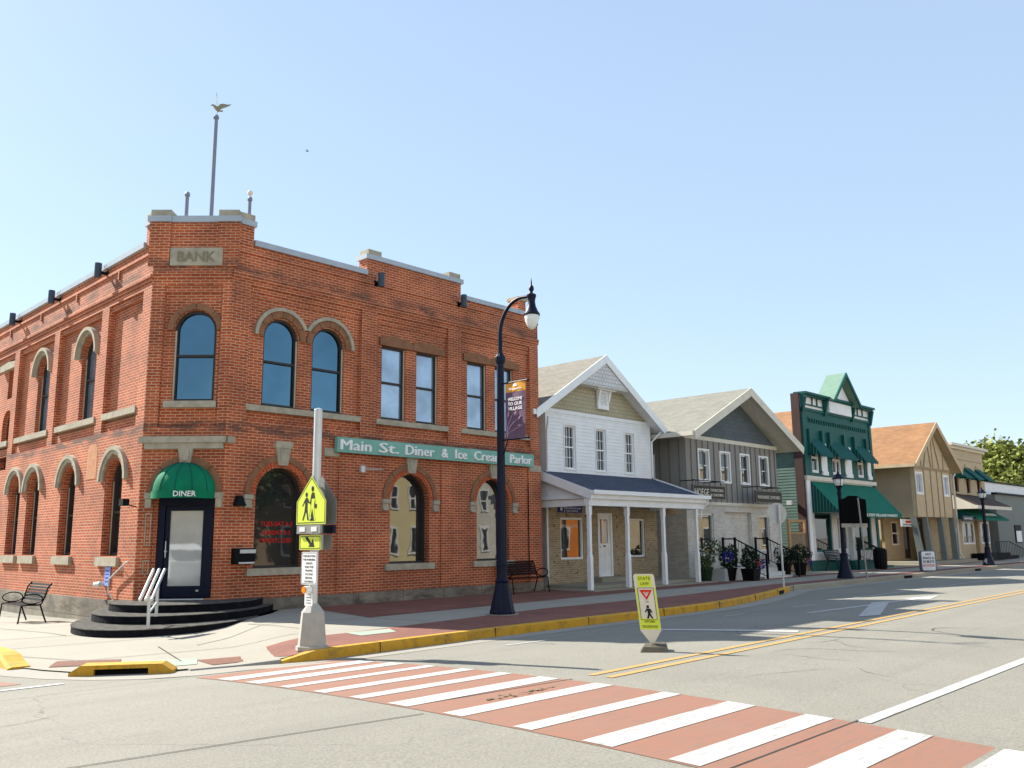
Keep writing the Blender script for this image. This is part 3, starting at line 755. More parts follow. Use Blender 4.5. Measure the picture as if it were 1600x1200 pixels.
# door
mb = MB(); plate(mb, FC, arch(1.02, .595, .485, 2.74), [rect(.56, 1.48, .5, 2.46)], -.14, -.08); dfr = mb.build('door_frame', 'navy', bank)
mb = MB(); plate(mb, FC, rect(.57, 1.47, .51, 2.45), [rect(.67, 1.38, .74, 2.35)], -.16, -.11); dr = mb.build('door', 'navy', bank)
mb = MB(); plate(mb, FC, rect(.66, 1.39, .73, 2.36), [], -.15, -.135); mb.build('pane', 'glassfilm', dr)
mb = MB(); mb.tube([FC.at(.62, 1.35, -.05), FC.at(.62, 1.7, -.05)], .012); fbox(mb, FC, .6, .64, 1.46, 1.5, -.11, -.04); fbox(mb, FC, 1.3, 1.36, .62, .66, -.11, -.08); mb.build('handle', 'galv', dr)
mb = MB(); fbox(mb, FC, .5, 1.5, .452, .48, -.12, .03); mb.build('threshold', 'alu', bank)
# sign board on the wall
sg = thing('shop_sign', 'long sea green sign board with raised white letters over the arched windows', 'sign', (16.2, 17.9, 3.99))
mb = MB(); fbox(mb, FM, 12.6, 19.72, 3.8, 4.17, .09, .2); mb.build('board', 'signgreen', sg)
mb = MB(); 
for u in (13.2, 15.0, 16.8, 18.8): fbox(mb, FM, u, u+.05, 3.86, 4.1, 0, .09)
mb.build('bracket', 'galv', sg)
for s, a, b in (('Main', 12.68, 13.62), ('St.', 13.86, 14.5), ('Diner', 14.72, 15.72), ('&', 15.98, 16.22), ('Ice', 16.48, 16.93), ('Cream', 17.2, 18.32), ('Parlor', 18.66, 19.6)):
    hh = .25 if s != '&' else .24
    text(s, FM, a, 3.86, hh, .215, 'lettering', sg, width=(b-a)-.02, depth=.03); text(s, FM, a+.02, 3.866, hh, .221, 'lettering', sg, width=(b-a)-.02, depth=.03)
# hours painted on the glass
for s, z, wd in (('TUES-SAT 6-3', 2.02, .84), ('SUNDAY 8-3', 1.82, .74), ('MONDAY CLOSED', 1.64, .84)):
    text(s, FM, 11.28, z, .105, -.262, 'red', bank, align='CENTER', width=wd, depth=.004, bold=.008, name='window_lettering')
# awning over the door
aw = thing('door_awning', 'domed green canvas awning over the corner entrance door', 'awning', tuple(FC.at(dcu, 2.6)))
mb = MB(); NA, NB = 20, 10; ra = .68; zb = 2.76
for j in range(NB+1):
    el = j/NB*PI/2
    for i in range(NA+1):
        az = PI*i/NA; rr = math.cos(el)
        mb.v.append(FC.at(dcu+ra*math.cos(az)*rr, zb+.64*math.sin(el), .02+.62*math.sin(az)*rr))
for j in range(NB):
    for i in range(NA): k = j*(NA+1)+i; mb.f.append((k, k+1, k+NA+2, k+NA+1))
o_ = mb.build('canopy', 'awnhood', aw, smooth=True)
mb = MB()
for zz in (zb, 2.6):
    for i in range(NA+1): az = PI*i/NA; mb.v.append(FC.at(dcu+(ra+.005)*math.cos(az), zz, .02+.625*math.sin(az)))
for i in range(NA): mb.f.append((i, i+1, NA+2+i, NA+1+i))
mb.build('valance', 'awnhood', aw, smooth=True)
mb = MB()
for i in range(1, 6):
    az = PI*i/6; mb.tube([FC.at(dcu+(ra+.004)*math.cos(az)*math.cos(e), zb+.645*math.sin(e), .02+.625*math.sin(az)*math.cos(e)) for e in [PI/2*q/8 for q in range(9)]], .009, 5)
mb.build('rib', 'awndeep', aw)
c2 = FC.at(dcu+.2, 0, .655); 
text('DINER', Fr((c2.x, c2.y), (FC.u+FC.n*-.22)), 0.02, 2.63, .115, .0, 'lettering', aw, align='CENTER', depth=.008, bold=.012, width=.46)
# round steps
stp = thing('entrance_steps', 'three curved black painted steps before the corner door', 'steps', tuple(FC.at(dcu, 0, 1)))
for i, (a_, b_, z0, z1) in enumerate(((1.85, 3.5, -.02, .15), (1.72, 2.45, .1, .3), (1.52, 1.65, .25, .45))):
    for nm, mt, za, zb_, o in (('riser', 'blackpaint', z0, z1-.012, 0), ('tread', 'steptop', z1-.012, z1, .012)):
        mb = MB(); n = 40; cc = [(dcu+.12+(a_+o)*math.cos(t), -.15+(b_+o)*math.sin(t)) for t in [PI*q/n for q in range(n+1)]]
        cc = [(u, d) for u, d in cc]+[(dcu-a_, -1.3 if i else -.9), (dcu-.6, -.4), (dcu+.6, -.4), (dcu+a_, -1.0)][::-1][::-1]
        lo = [FC.at(u, za, d) for u, d in cc[:n+1]]; hi = [FC.at(u, zb_, d) for u, d in cc[:n+1]]
        ex = [(dcu+.12-a_*.97, -.95 if i else -.75), (dcu-.7, -.25), (dcu+.7, -.25), (dcu+.12+a_*.97, -1.1)]
        lo += [FC.at(u, za, d) for u, d in ex]; hi += [FC.at(u, zb_, d) for u, d in ex]
        k = len(lo); mb.add(lo+hi, [(q_, (q_+1) % k, k+(q_+1) % k, k+q_) for q_ in range(k)])
        tri = tessellate_polygon([[Vector((v.x, v.y, 0)) for v in hi]])
        mb.f += [tuple(k+i_ for i_ in t) for t in tri]
        ob = mb.build(nm, mt, stp)
# centre handrail
hr = thing('handrail', 'pale double pipe handrail standing on the black corner steps', 'handrail', (7.35, 16.02, .15), 'pipe handrails at the corner steps')
mb = MB(); 
mb.tube([(7.35, 16.02, .15), (7.34, 16.02, .72)], .03); mb.build('post', 'alu', hr)
mb = MB(); mb.tube([(7.79, 16.67, .3), (7.79, 16.67, .9)], .03); mb.build('post', 'alu', hr)
mb = MB(); mb.tube([(7.35, 16.02, .42), (7.79, 16.67, .55)], .02); mb.build('crossbar', 'alu', hr)
dirn = Vector((.56, .83, 0)); sd = Vector((.83, -.56, 0))
a, b = Vector((7.2, 15.85, .66)), Vector((7.86, 16.8, 1.16))
for s in (-.1, .0, .1): mb = MB(); mb.tube([a+sd*s, b+sd*s], .027, 10); mb.build('rail', 'alu', hr, smooth=True)
hr2 = thing('handrail', 'wall fixed pipe handrail on the sunlit brick face by the blue notice', 'handrail', (8.37, 20.2, .5), 'pipe handrails at the corner steps')
mb = MB(); mb.tube([FL.at(.12, 1.28, .09), FL.at(.25, 1.25, .09), FL.at(1.12, .88, .09), FL.at(1.14, .6, .09), FL.at(1.02, .5, .06), FL.at(1.0, .44, .01)], .018, 8); mb.build('rail', 'alu', hr2, smooth=True)
mb = MB(); mb.tube([FL.at(.5, 1.13, .09), FL.at(.5, 1.05, 0)], .012); mb.build('bracket', 'alu', hr2)
nb = MB(); fbox(nb, FL, 1.25, 1.55, .72, 1.22, .01, .03); t = nb.build('notice_plate', 'blueplate', origin=FL.at(1.4, .9)); tag(t, 'upright pale blue notice plate on the sunlit brick wall', 'notice')
for i_, z_ in enumerate((1.13, 1.04, .96, .88, .8)):
    q_ = MB()
    for k_ in range(5): fbox(q_, FL, 1.3+.045*k_, 1.3+.045*k_+.03, z_, z_+.035, .03, .032)
    q_.build('lettering', plain('notice ink', hx('3a4fa8'), .6, .05), t)
t = thing('hose_outlet', 'small grey pipe outlet sticking out of the sunlit brick wall', 'pipe outlet', tuple(FL.at(1.62, .78)))
mb = MB(); mb.tube([FL.at(1.6, .76, 0), FL.at(1.6, .76, .1)], .045, 10); mb.tube([FL.at(1.6, .76, .1), FL.at(1.75, .74, .16)], .05, 10); mb.build('pipe', 'alu', t)
# box lights under the parapet
def boxlight(F, u, z, label):
    t = thing('wall_light', label, 'light', tuple(F.at(u, z)), 'box flood lights under the parapet')
    mb = MB(); mb.tube([F.at(u, z-.02, .24), F.at(u, z+.34, .24)], .085, 12); mb.build('housing', plain('light housing', hx('3f4c58'), .4, .1), t, smooth=True)
    mb = MB(); fbox(mb, F, u-.03, u+.03, z+.08, z+.14, 0, .2); fbox(mb, F, u-.06, u+.06, z+.04, z+.18, 0, .03); mb.build('arm', 'black', t)
    mb = MB(); mb.tube([F.at(u, z+.12, .05), F.at(u-.02, z+.3, .1), F.at(u-.08, z+.38, .02), F.at(u-.14, z+.34, -.1)], .008, 5); mb.build('cable', 'galv', t)
boxlight(FL, 2.75, 8.22, 'cylinder light on the sunlit face, nearest the corner')
boxlight(FL, 6.1, 8.22, 'cylinder light in the middle of the sunlit face')
boxlight(FL, 9.5, 8.22, 'cylinder light on the sunlit face, farthest from the corner')
boxlight(FM, 13.83, 8.22, 'cylinder light at the left end of the raised parapet')
boxlight(FM, 16.8, 8.22, 'cylinder light at the right end of the raised parapet')
# camera / small fixtures
t = thing('wall_lamp', 'small black flood lamp on the sunlit face near the corner', 'lamp', tuple(FL.at(.3, 2.55)))
mb = MB(); mb.tube([FL.at(.12, 2.45, 0), FL.at(.25, 2.5, .2)], .012); fbox(mb, FL, .2, .42, 2.47, 2.62, .12, .26); mb.build('lamp_head', 'black', t)
t = thing('wall_lamp', 'small dark flood lamp right of the corner door', 'lamp', (10.05, 17.95, 2.55))
mb = MB(); mb.hexa([FM.at(9.98, 2.45, .05), FM.at(10.2, 2.45, .05), FM.at(10.2, 2.45, .25), FM.at(9.98, 2.45, .2), FM.at(10.04, 2.68, .05), FM.at(10.2, 2.68, .05), FM.at(10.18, 2.6, .16), FM.at(10.04, 2.6, .16)]); mb.build('lamp_head', 'black', t)
mb = MB(); fbox(mb, FM, 10.06, 10.12, 2.5, 2.56, 0, .06); mb.build('bracket', 'black', t)
t = thing('mailbox', 'black wall mailbox with a pale flap left of the first arched window', 'mailbox', (10.3, 17.85, 1.2))
mb = MB(); fbox(mb, FM, 10.02, 10.5, 1.19, 1.53, .0, .18); mb.build('box', 'black', t)
mb = MB(); fbox(mb, FM, 10.12, 10.5, 1.42, 1.5, .18, .2); mb.build('flap', 'alu', t)
mb = MB(); fbox(mb, FM, 10.1, 10.48, 1.195, 1.23, .18, .2); mb.build('slot', 'alu', t)
t = thing('sign_bracket', 'short white pipe bracket on the brick above the white pole', 'bracket', (13.8, 17.9, 3.4))
mb = MB(); mb.tube([FM.at(14.15, 3.46, 0), FM.at(14.0, 3.45, .1), FM.at(13.4, 3.42, .22)], .014, 6); fbox(mb, FM, 13.3, 13.42, 3.34, 3.5, .17, .25); mb.build('bracket_arm', 'alu', t)
for (u, z) in ((.0, 0),):
    mb = MB(); plate(mb, FC, rect(.17, .3, 1.0, 1.3), [rect(.19, .28, 1.02, 1.28)], 0, .012); plate(mb, FC, rect(.17, .3, 1.6, 2.3), [rect(.19, .28, 1.62, 2.28)], 0, .012); mb.build('conduit_trace', 'stone', bank)
mb = MB(); mb.tube([FM.at(19.6, 3.3, .07), FM.at(19.6, 1.3, .07), FM.at(19.63, .8, .07)], .015, 6); mb.build('conduit', 'black', bank)
# chimney
ch = thing('chimney', 'red brick chimney stack behind the parapet beside the lamp head', 'chimney', (19.92, 18.6, 8.3))
# stands on the corner building's own roof
ch.location = (19.92, 18.6, 8.3); mb = MB(); mb.box(19.75, 20.1, 18.4, 18.8, 8.25, 9.12); mb.build('stack', 'brick', ch); mb = MB(); mb.box(19.7, 20.15, 18.35, 18.85, 9.12, 9.22); mb.build('cap', 'stone', ch)
# roof poles
def pole(x, y, z0, z1, r): mb = MB(); mb.tube([(x, y, z0), (x, y, z1)], r, 10); mb.lathe([(r*1.4, 0), (r*1.5, .05), (r*1.0, .1), (.005, .12)], (x, y, z1-.04), 10); return mb
polem = plain('pole grey', hx('7d8694'), .4, .08)
t = thing('flagpole', 'tall bare pole topped by an eagle above the cut corner', 'flagpole', (10.17, 20, 8.3))
pole(10.17, 20, 8.3, 12.42, .05).build('pole', polem, t)
eg = MB(); e0 = Vector((10.19, 20, 12.66)); L = r_.xy.to_3d().normalized(); up = Vector((0, 0, 1)); bk = Vector((-L.y, L.x, 0))
eg.tube([e0+up*-.22, e0+up*-.06], .008, 6)
def P3(a, b, c=0): return e0+L*a+up*b+bk*c
eg.tube([P3(-.19, .10), P3(-.15, .115), P3(-.10, .10), P3(-.05, .05), P3(0, 0), P3(.03, -.05), P3(.035, -.08)], [.006, .02, .028, .045, .055, .035, .01], 8)
eg.tube([P3(.02, -.03), P3(.08, -.06), P3(.14, -.055)], [.03, .02, .022], 6)
for s, sx in ((1, 1.), (-1, .35)):
    pr = [P3(-.03*sx, .06, .03*s), P3(.02*sx, .20, .12*s), P3(.07*sx, .255, .2*s), P3(.15*sx, .27, .28*s), P3(.24*sx, .30, .33*s), P3(.19*sx, .22, .27*s), P3(.13*sx, .13, .17*s), P3(.07*sx, .05, .08*s), P3(.02*sx, -.02, .03*s)]
    k = len(pr); q2 = [p+bk*.012*s+L*.008 for p in pr]; eg.add(pr+q2, [tuple(range(k)), tuple(range(k, 2*k))[::-1]]+[(i, (i+1) % k, k+(i+1) % k, k+i) for i in range(k)])
eg.build('eagle_finial', plain('weathered gilt', hx('93896a'), .5, .3, 20), t)
t = thing('roof_pole', 'short bare roof pole left of the eagle pole', 'pole', (9.52, 20, 8.3)); pole(9.52, 20, 8.3, 10.14, .045).build('pole', polem, t)
t = thing('roof_pole', 'short roof pole with a ball on top right of the eagle pole', 'pole', (11.22, 20, 8.3)); pole(11.22, 20, 8.3, 10.5, .045).build('pole', polem, t)
mb = MB(); mb.lathe([(.005, 0), (.04, .012), (.062, .04), (.07, .07), (.062, .1), (.04, .128), (.005, .14)], (11.22, 20, 10.6), 14); mb.build('ball', 'offwhite', t, smooth=True)
# ------------------------------------------------------------------ generic house helpers
def gable_roof(parent, xl, xr, xm, ze, zr, y0, y1, mat, th=.12, fascia='white', fw=.2, zer=None):
    """two slabs: eaves at xl / xr, ridge at xm, between y0 (street) and y1; fascia boards along the street rake and the eaves"""
    zer = ze if zer is None else zer
    for side, (xe, z_) in (('l', (xl, ze)), ('r', (xr, zer))):
        mb = MB(); n = Vector((zr-z_, 0, abs(xm-xe))).normalized()
        mb.hexa([(xe, y0, z_), (xm, y0, zr), (xm, y1, zr), (xe, y1, z_), (xe, y0, z_+th), (xm, y0, zr+th), (xm, y1, zr+th), (xe, y1, z_+th)])
        mb.build('roof', mat, parent)
        mb = MB()
        mb.hexa([(xe, y0-.035, z_-fw+.06), (xm, y0-.035, zr-fw+.06), (xm, y0-.002, zr-fw+.06), (xe, y0-.002, z_-fw+.06), (xe, y0-.035, z_+th+.012), (xm, y0-.035, zr+th+.012), (xm, y0-.002, zr+th+.012), (xe, y0-.002, z_+th+.012)])
        sg_ = 1 if xe > xm else -1
        mb.box(min(xe, xe+sg_*.12), max(xe, xe+sg_*.12), y0+.0, y1, z_-.05, z_+.11)
        mb.build('fascia', fascia, parent)
        mb = MB(); mb.hexa([(xe, y0, z_-.03), (xm, y0, zr-.03), (xm, y1, zr-.03), (xe, y1, z_-.03), (xe, y0, z_-.004), (xm, y0, zr-.004), (xm, y1, zr-.004), (xe, y1, z_-.004)])
        mb.build('soffit', fascia, parent)
def body(parent, x0, x1, y0, y1, z0, z1, mat, name='wall', gable=None):
    """side and rear walls behind a facade"""
    mb = MB(); mb.box(x0, x1, y0, y1, z0, z1)
    if gable:
        xm, zr = gable; mb.add([(x0, y0, z1), (x1, y0, z1), (xm, y0, zr), (x0, y1, z1), (x1, y1, z1), (xm, y1, zr)], [(0, 1, 2), (3, 5, 4), (0, 2, 5, 3), (1, 4, 5, 2)])
    return mb.build(name, mat, parent)
def casing(F, parent, u0, u1, z0, z1, d, w_, mat='white', dep=.04):
    mb = MB(); plate(mb, F, rect(u0-w_, u1+w_, z0-w_, z1+w_), [rect(u0, u1, z0, z1)], d, d+dep); return mb.build('window_casing', mat, parent)

def clapboards(F, parent, u0, u1, z0, z1, pitch, holes, mat, name='clapboards', d=.0, proud=.018):
    mb = MB(); z = z0
    while z < z1-.01:
        zt = min(z+pitch, z1); cuts = [(a-.0, b+.0) for a, b, c, e in holes if c < zt-.005 and e > z+.005]; cuts.sort(); spans = []; cur = u0
        for a, b in cuts:
            if a > cur: spans.append((cur, a))
            cur = max(cur, b)
        if cur < u1: spans.append((cur, u1))
        for a, b in spans:
            mb.hexa([F.at(a, z, d), F.at(b, z, d), F.at(b, z, d+proud), F.at(a, z, d+proud), F.at(a, zt-.001, d), F.at(b, zt-.001, d), F.at(b, zt-.001, d+.003), F.at(a, zt-.001, d+.003)])
        z += pitch
    return mb.build(name, mat, parent)
# ------------------------------------------------------------------ white house
FW = Fr((0, 18.4), (1, 0))
wh = thing('white_house', 'white sided gabled house with a front porch next to the red brick building', 'house', (23.8, 18.4, .15))
mb = MB()
wins = [(21.86, 22.42), (23.5, 24.05), (25.14, 25.68)]
plate(mb, FW, rect(20.95, 26.68, 2.7, 5.72), [rect(a, b, 3.9, 5.32) for a, b in wins], -.15, 0)
mb.build('upper_wall', 'white', wh)
clapboards(FW, wh, 21.05, 26.6, 3.66, 5.68, .115, [(a-.04, b+.04, 3.86, 5.36) for a, b in wins], 'white')
mb = MB(); plate(mb, FW, [(20.95, 5.72), (26.68, 5.72), (26.3, 5.98), (23.8, 7.6), (21.3, 5.98)], [], -.15, -.02); mb.build('gable_wall', 'tanshing', wh)
body(wh, 20.95, 26.68, 18.55, 30, .15, 5.7, 'wsiding', 'rear_wall')
mb = MB(); fbox(mb, FW, 20.9, 26.72, 5.68, 5.8, 0, .03); fbox(mb, FW, 20.93, 21.05, 3.7, 5.68, 0, .02); fbox(mb, FW, 26.6, 26.72, 3.7, 5.68, 0, .02); mb.build('trim', 'white', wh)
for a, b in wins:
    window(FW, wh, a, b, 3.9, 5.32, -.03, fw=.05, mat='white', glass='glassdark', grid=(3, 4)); casing(FW, wh, a, b, 3.9, 5.32, 0, .04)
gable_roof(wh, 20.05, 27.05, 23.62, 5.5, 7.7, 17.95, 30, 'shingle', fw=.22)
FG = Fr((0, 17.97), (1, 0))
mb = MB(); plate(mb, FG, [(22.1, 6.72), (25.1, 6.72), (23.62, 7.68)], [], -.05, 0); mb.build('gable_ornament', 'whiteshing', wh)
mb = MB(); mb.box(22.1, 25.1, 18.0, 18.38, 6.70, 6.74); mb.build('gable_soffit', 'white', wh)
mb = MB(); plate(mb, FW, rect(23.62, 24.22, 6.02, 6.7), [rect(23.75, 24.09, 6.14, 6.6)], 0, .08); v_ = mb.build('vent', 'white', wh)
mb = MB()
for i in range(8): fbox(mb, FW, 23.75, 24.09, 6.15+i*.056, 6.19+i*.056, .01, .05)
mb.build('louvre', 'white', v_)
mb = MB()
for u in (23.6, 24.16): mb.hexa([FW.at(u, 6.3, .03), FW.at(u+.08, 6.3, .03), FW.at(u+.08, 6.3, .1), FW.at(u, 6.3, .1), FW.at(u, 6.7, .03), FW.at(u+.08, 6.7, .03), FW.at(u+.08, 6.7, .2), FW.at(u, 6.7, .2)])
fbox(mb, FW, 23.45, 24.4, 6.66, 6.72, .03, .24); mb.build('bracket', 'white', wh)
# ground floor
mb = MB(); plate(mb, FW, rect(20.98, 26.95, .2, 2.72), [rect(21.6, 22.74, 1.02, 2.33), rect(25.05, 26.18, .99, 2.33), rect(23.5, 24.28, .42, 2.5)], -.15, .0); mb.build('brick_wall', 'tanbrick', wh)
for a, b, g_ in ((21.6, 22.74, 1), (25.05, 26.18, 0)):
    window(FW, wh, a, b, 1.02, 2.33, -.03, fw=.06, mat='white', glass='glassdark', rail=0)
text('WILLIAMSON', FW, 22.17, 2.02, .11, -.1, 'offwhite', wh, align='CENTER', depth=.003, width=.8, name='window_lettering')
mb = MB(); plate(mb, FW, rect(23.5, 24.28, .42, 2.5), [rect(23.57, 24.21, .46, 2.44)], -.1, .02); mb.build('door_frame', 'white', wh)
mb = MB(); plate(mb, FW, rect(23.57, 24.21, .46, 2.44), [rect(23.68, 24.1, 1.5, 2.3)], -.09, -.04)
for a, b in ((23.66, 23.86), (23.92, 24.12)): 
    for z0, z1 in ((.62, .95), (1.02, 1.34)): plate(mb, FW, rect(a, b, z0, z1), [rect(a+.02, b-.02, z0+.02, z1-.02)], -.045, -.03)
dr = mb.build('door', 'white', wh)
mb = MB(); plate(mb, FW, rect(23.67, 24.11, 1.49, 2.31), [], -.075, -.065); mb.build('pane', 'glasscurt', dr)
text('108', FW, 23.89, 1.38, .06, -.035, 'signblack', dr, align='CENTER')
mb = MB(); mb.tube([FW.at(23.61, 1.38, -.04), FW.at(23.61, 1.38, .0)], .025); mb.build('handle', 'black', dr)
mb = MB(); mb.box(20.95, 21.0, 18.38, 18.42, .2, 2.7); fbox(mb, FW, 20.9, 20.98, .2, 3.75, -.1, .04); mb.build('corner_board', 'alu', wh)
# porch
PF = Fr((0, 16.4), (1, 0)); XE0, XE1 = 20.45, 26.78
mb = MB(); mb.hexa([(XE0, 16.25, 2.94), (XE1, 16.25, 2.94), (XE1, 18.4, 3.68), (XE0, 18.4, 3.68), (XE0, 16.25, 3.03), (XE1, 16.25, 3.03), (XE1, 18.4, 3.77), (XE0, 18.4, 3.77)])
mb.build('porch_roof', 'shingleblue', wh)
mb = MB(); mb.box(XE0, XE1, 16.2, 16.25, 2.82, 3.06); 
for x in (XE0-.03, XE1): mb.hexa([(x, 16.2, 2.78), (x+.03, 16.2, 2.78), (x+.03, 18.4, 3.54), (x, 18.4, 3.54), (x, 16.2, 3.06), (x+.03, 16.2, 3.06), (x+.03, 18.4, 3.82), (x, 18.4, 3.82)])
mb.box(XE0, XE1, 16.3, 16.5, 2.62, 2.83); mb.box(XE0+.1, XE0+.25, 16.5, 18.4, 2.62, 2.83); mb.box(XE1-.25, XE1-.1, 16.5, 18.4, 2.62, 2.83)
mb.build('porch_beam', 'white', wh)
mb = MB(); mb.box(XE0-.02, XE1, 16.1, 16.2, 2.95, 3.05); mb.box(XE0-.02, XE1+.12, 16.08, 16.1, 2.95, 3.07); mb.tube([(XE1+.02, 16.15, 2.98), (XE1+.05, 16.2, 2.8), (XE1-.1, 16.38, 2.62), (XE1-.1, 16.4, 2.3)], .035, 8)
mb.build('gutter', 'white', wh)
for x in (XE0+.16, XE1-.18): mb = MB(); mb.hexa([(x, 16.5, 2.8), (x+.04, 16.5, 2.8), (x+.04, 18.38, 2.8), (x, 18.38, 2.8), (x, 16.5, 3.0), (x+.04, 16.5, 3.0), (x+.04, 18.38, 3.66), (x, 18.38, 3.66)]); mb.build('porch_gable', 'wsiding', wh)
mb = MB(); mb.box(XE0, XE1, 16.25, 18.4, 2.84, 2.86); mb.build('porch_ceiling', 'white', wh)
for x in (20.55, 22.42, 24.38, 26.35):
    mb = MB(); mb.box(x-.05, x+.05, 16.35, 16.45, .18, 2.64); mb.box(x-.065, x+.065, 16.335, 16.465, .18, 1.15); mb.hexa([(x-.065, 16.335, 1.15), (x+.065, 16.335, 1.15), (x+.065, 16.465, 1.15), (x-.065, 16.465, 1.15), (x-.05, 16.35, 1.21), (x+.05, 16.35, 1.21), (x+.05, 16.45, 1.21), (x-.05, 16.45, 1.21)]); mb.box(x-.065, x+.065, 16.335, 16.465, 2.35, 2.64)
    mb.build('porch_post', 'white', wh)
mb = MB(); mb.box(20.4, 27.2, 16.15, 18.4, .0, .19); mb.box(20.9, 27.1, 16.75, 18.4, .19, .28); mb.box(22.9, 24.9, 17.8, 18.4, .28, .42); mb.build('porch_floor', 'kerb', wh)
mb = MB(); mb.tube([(20.93, 18.25, 5.5), (20.93, 18.25, 5.35), (20.95, 18.32, 5.1), (20.95, 18.34, 3.8)], .04, 8); mb.tube([(26.85, 17.98, 5.46), (26.8, 18.2, 5.25), (26.73, 18.34, 5.1), (26.73, 18.34, 3.8)], .035, 8); mb.build('downpipe', 'white', wh)
t = thing('shop_sign', 'small purple sign on the tan brick wall under the porch roof', 'sign', (22.0, 18.35, 2.5))
mb = MB(); fbox(mb, FW, 21.48, 22.64, 2.49, 2.71, .01, .05); mb.build('board', plain('purple board', hx('3a3f86'), .5), t)
text('WILLIAMSON LAW', FW, 21.72, 2.6, .06, .055, 'lettering', t, width=.85); text('& TITLE OFFICE', FW, 21.72, 2.52, .045, .055, 'lettering', t, width=.7)
mb = MB(); mb.tube([FW.at(21.6, 2.6, .05), FW.at(21.6, 2.6, .06)], .055, 12); mb.build('emblem', 'lettering', t)
t = thing('hanging_sign', 'narrow dark plank sign hanging at the right end of the porch', 'sign', (26.5, 17.6, 2.55))
mb = MB(); mb.box(26.15, 27.3, 17.5, 17.54, 2.48, 2.66); mb.tube([(26.3, 17.52, 2.66), (26.3, 17.52, 2.84)], .008); mb.tube([(26.85, 17.52, 2.66), (26.85, 17.52, 2.84)], .008); mb.build('board', 'timber', t)

# ------------------------------------------------------------------ grey house
FY = Fr((0, 17.6), (1, 0))
gh = thing('grey_house', 'grey board and batten shop house over pale brick with a wide overhanging gable', 'house', (31.25, 17.6, .15))
mb = MB(); gw = [(28.64, 29.32), (30.21, 30.87), (31.75, 32.39), (33.29, 33.95)]
plate(mb, FY, rect(27.7, 34.8, 2.95, 5.4), [rect(a, b, 3.78, 4.88) for a, b in gw], -.15, 0); mb.build('upper_wall', 'bbgrey', gh)
mb = MB(); plate(mb, FY, [(27.7, 5.4), (34.8, 5.4), (31.25, 7.3)], [], -.15, -.01); mb.build('gable_wall', 'bluegrey', gh)
mb = MB(); mb.box(27.701, 34.8, 17.75, 30, 3.0, 5.4); mb.build('side_wall', 'bbgrey', gh)
mb = MB(); mb.box(27.72, 34.78, 17.75, 30, .1, 3.0); mb.build('side_brick', 'whitebrick', gh)
mb = MB(); plate(mb, FY, rect(27.7, 34.8, .1, 2.95), [rect(28.46, 29.52, 1.06, 2.55), rect(32.97, 33.87, 1.1, 2.53), rect(30.35, 32.4, .65, 2.62)], -.16, 0); mb.build('brick_wall', 'whitebrick', gh)
mb = MB(); mb.box(30.36, 32.39, 18.6, 18.7, .6, 2.62); mb.box(30.3, 30.36, 17.75, 18.6, .6, 2.62); mb.box(32.39, 32.45, 17.75, 18.6, .6, 2.62); mb.build('recess_wall', 'whitebrick', gh)
mb = MB(); fbox(mb, FY, 27.68, 34.82, 5.27, 5.42, 0, .04); fbox(mb, FY, 27.68, 34.82, 2.86, 2.97, 0, .05); mb.build('trim_board', 'offwhite', gh)
for a, b in gw: window(FY, gh, a, b, 3.78, 4.88, -.02, fw=.045, mat='white', glass='glassdark'); casing(FY, gh, a, b, 3.78, 4.88, 0, .07)
for a, b, z0, z1 in ((28.46, 29.52, 1.06, 2.55), (32.97, 33.87, 1.1, 2.53)): window(FY, gh, a, b, z0, z1, -.04, fw=.07, mat='alu', glass='glassdark', rail=0)
gable_roof(gh, 27.0, 35.5, 31.25, 5.28, 7.3, 16.7, 30, 'shinglegrey', fw=.26, fascia='offwhite')
FS = Fr((27.7, 17.6), (0, 1), -1)
window(FS, gh, 1.3, 1.95, 3.7, 4.75, .05, fw=.07, mat='white', glass='glassdark')
mb = MB()
for i in range(18): fbox(mb, FY, 27.72+i*.405, 27.77+i*.405, 2.97, 5.27, 0, .022)
mb.build('battens', plain('shadow toned batten', hx('6e6b65'), .6), gh)  # darker than the wall: shadow of the seams put into the colour
mb = MB()
for i in range(8): fbox(mb, Fr((27.7, 17.6), (0, 1), -1), .2+i*.42, .25+i*.42, 3.0, 5.25, 0, .022)
mb.build('battens', plain('shadow toned batten side', hx('6e6b65'), .6), gh)  # same seam shadow painted into the side battens
for nm, u0, u1, z0, z1, lines, lab in (('a', 27.1, 29.3, 3.02, 3.52, (('HOEGE', 27.22, 3.15, .24, .95), ('CONSULTING', 28.27, 3.3, .1, .9), ('& COACHING', 28.27, 3.13, .1, .9)), 'dark hanging board with HOEGE in large letters on the grey house'),
                           ('b', 31.6, 33.75, 2.98, 3.45, (('WAUNAKEE COWORKS', 31.75, 3.14, .13, 1.85),), 'dark hanging board reading WAUNAKEE COWORKS on the grey house')):
    F = Fr((0, 16.95), (1, 0)); t = thing('shop_sign', lab, 'sign', ((u0+u1)/2, 16.95, z0), 'hanging boards of the grey house')
    mb = MB(); fbox(mb, F, u0, u1, z0, z1, -.03, .02); mb.build('board', plain('charcoal board', hx('3c3a35'), .6), t)
    mb = MB(); plate(mb, F, rect(u0, u1, z0, z1), [rect(u0+.03, u1-.03, z0+.03, z1-.03)], .02, .035); mb.build('border', plain('taupe rim', hx('7b7468'), .6), t)
    mb = MB(); mb.tube([(u0+.05, 16.95, z1+.16), (u1, 16.95, z1+.16)], .018); 
    for u in (u0+.25, u1-.25): mb.tube([(u, 16.95, z1+.16), (u, 17.6, z1+.16)], .018); mb.tube([(u, 16.95, z1), (u, 16.95, z1+.16)], .008)
    mb.build('bracket', 'black', t)
    for s_, u, z, hh, wd in lines: text(s_, F, u, z, hh, .03, 'offwhite', t, width=wd, bold=.0 if len(s_) > 6 else .0)
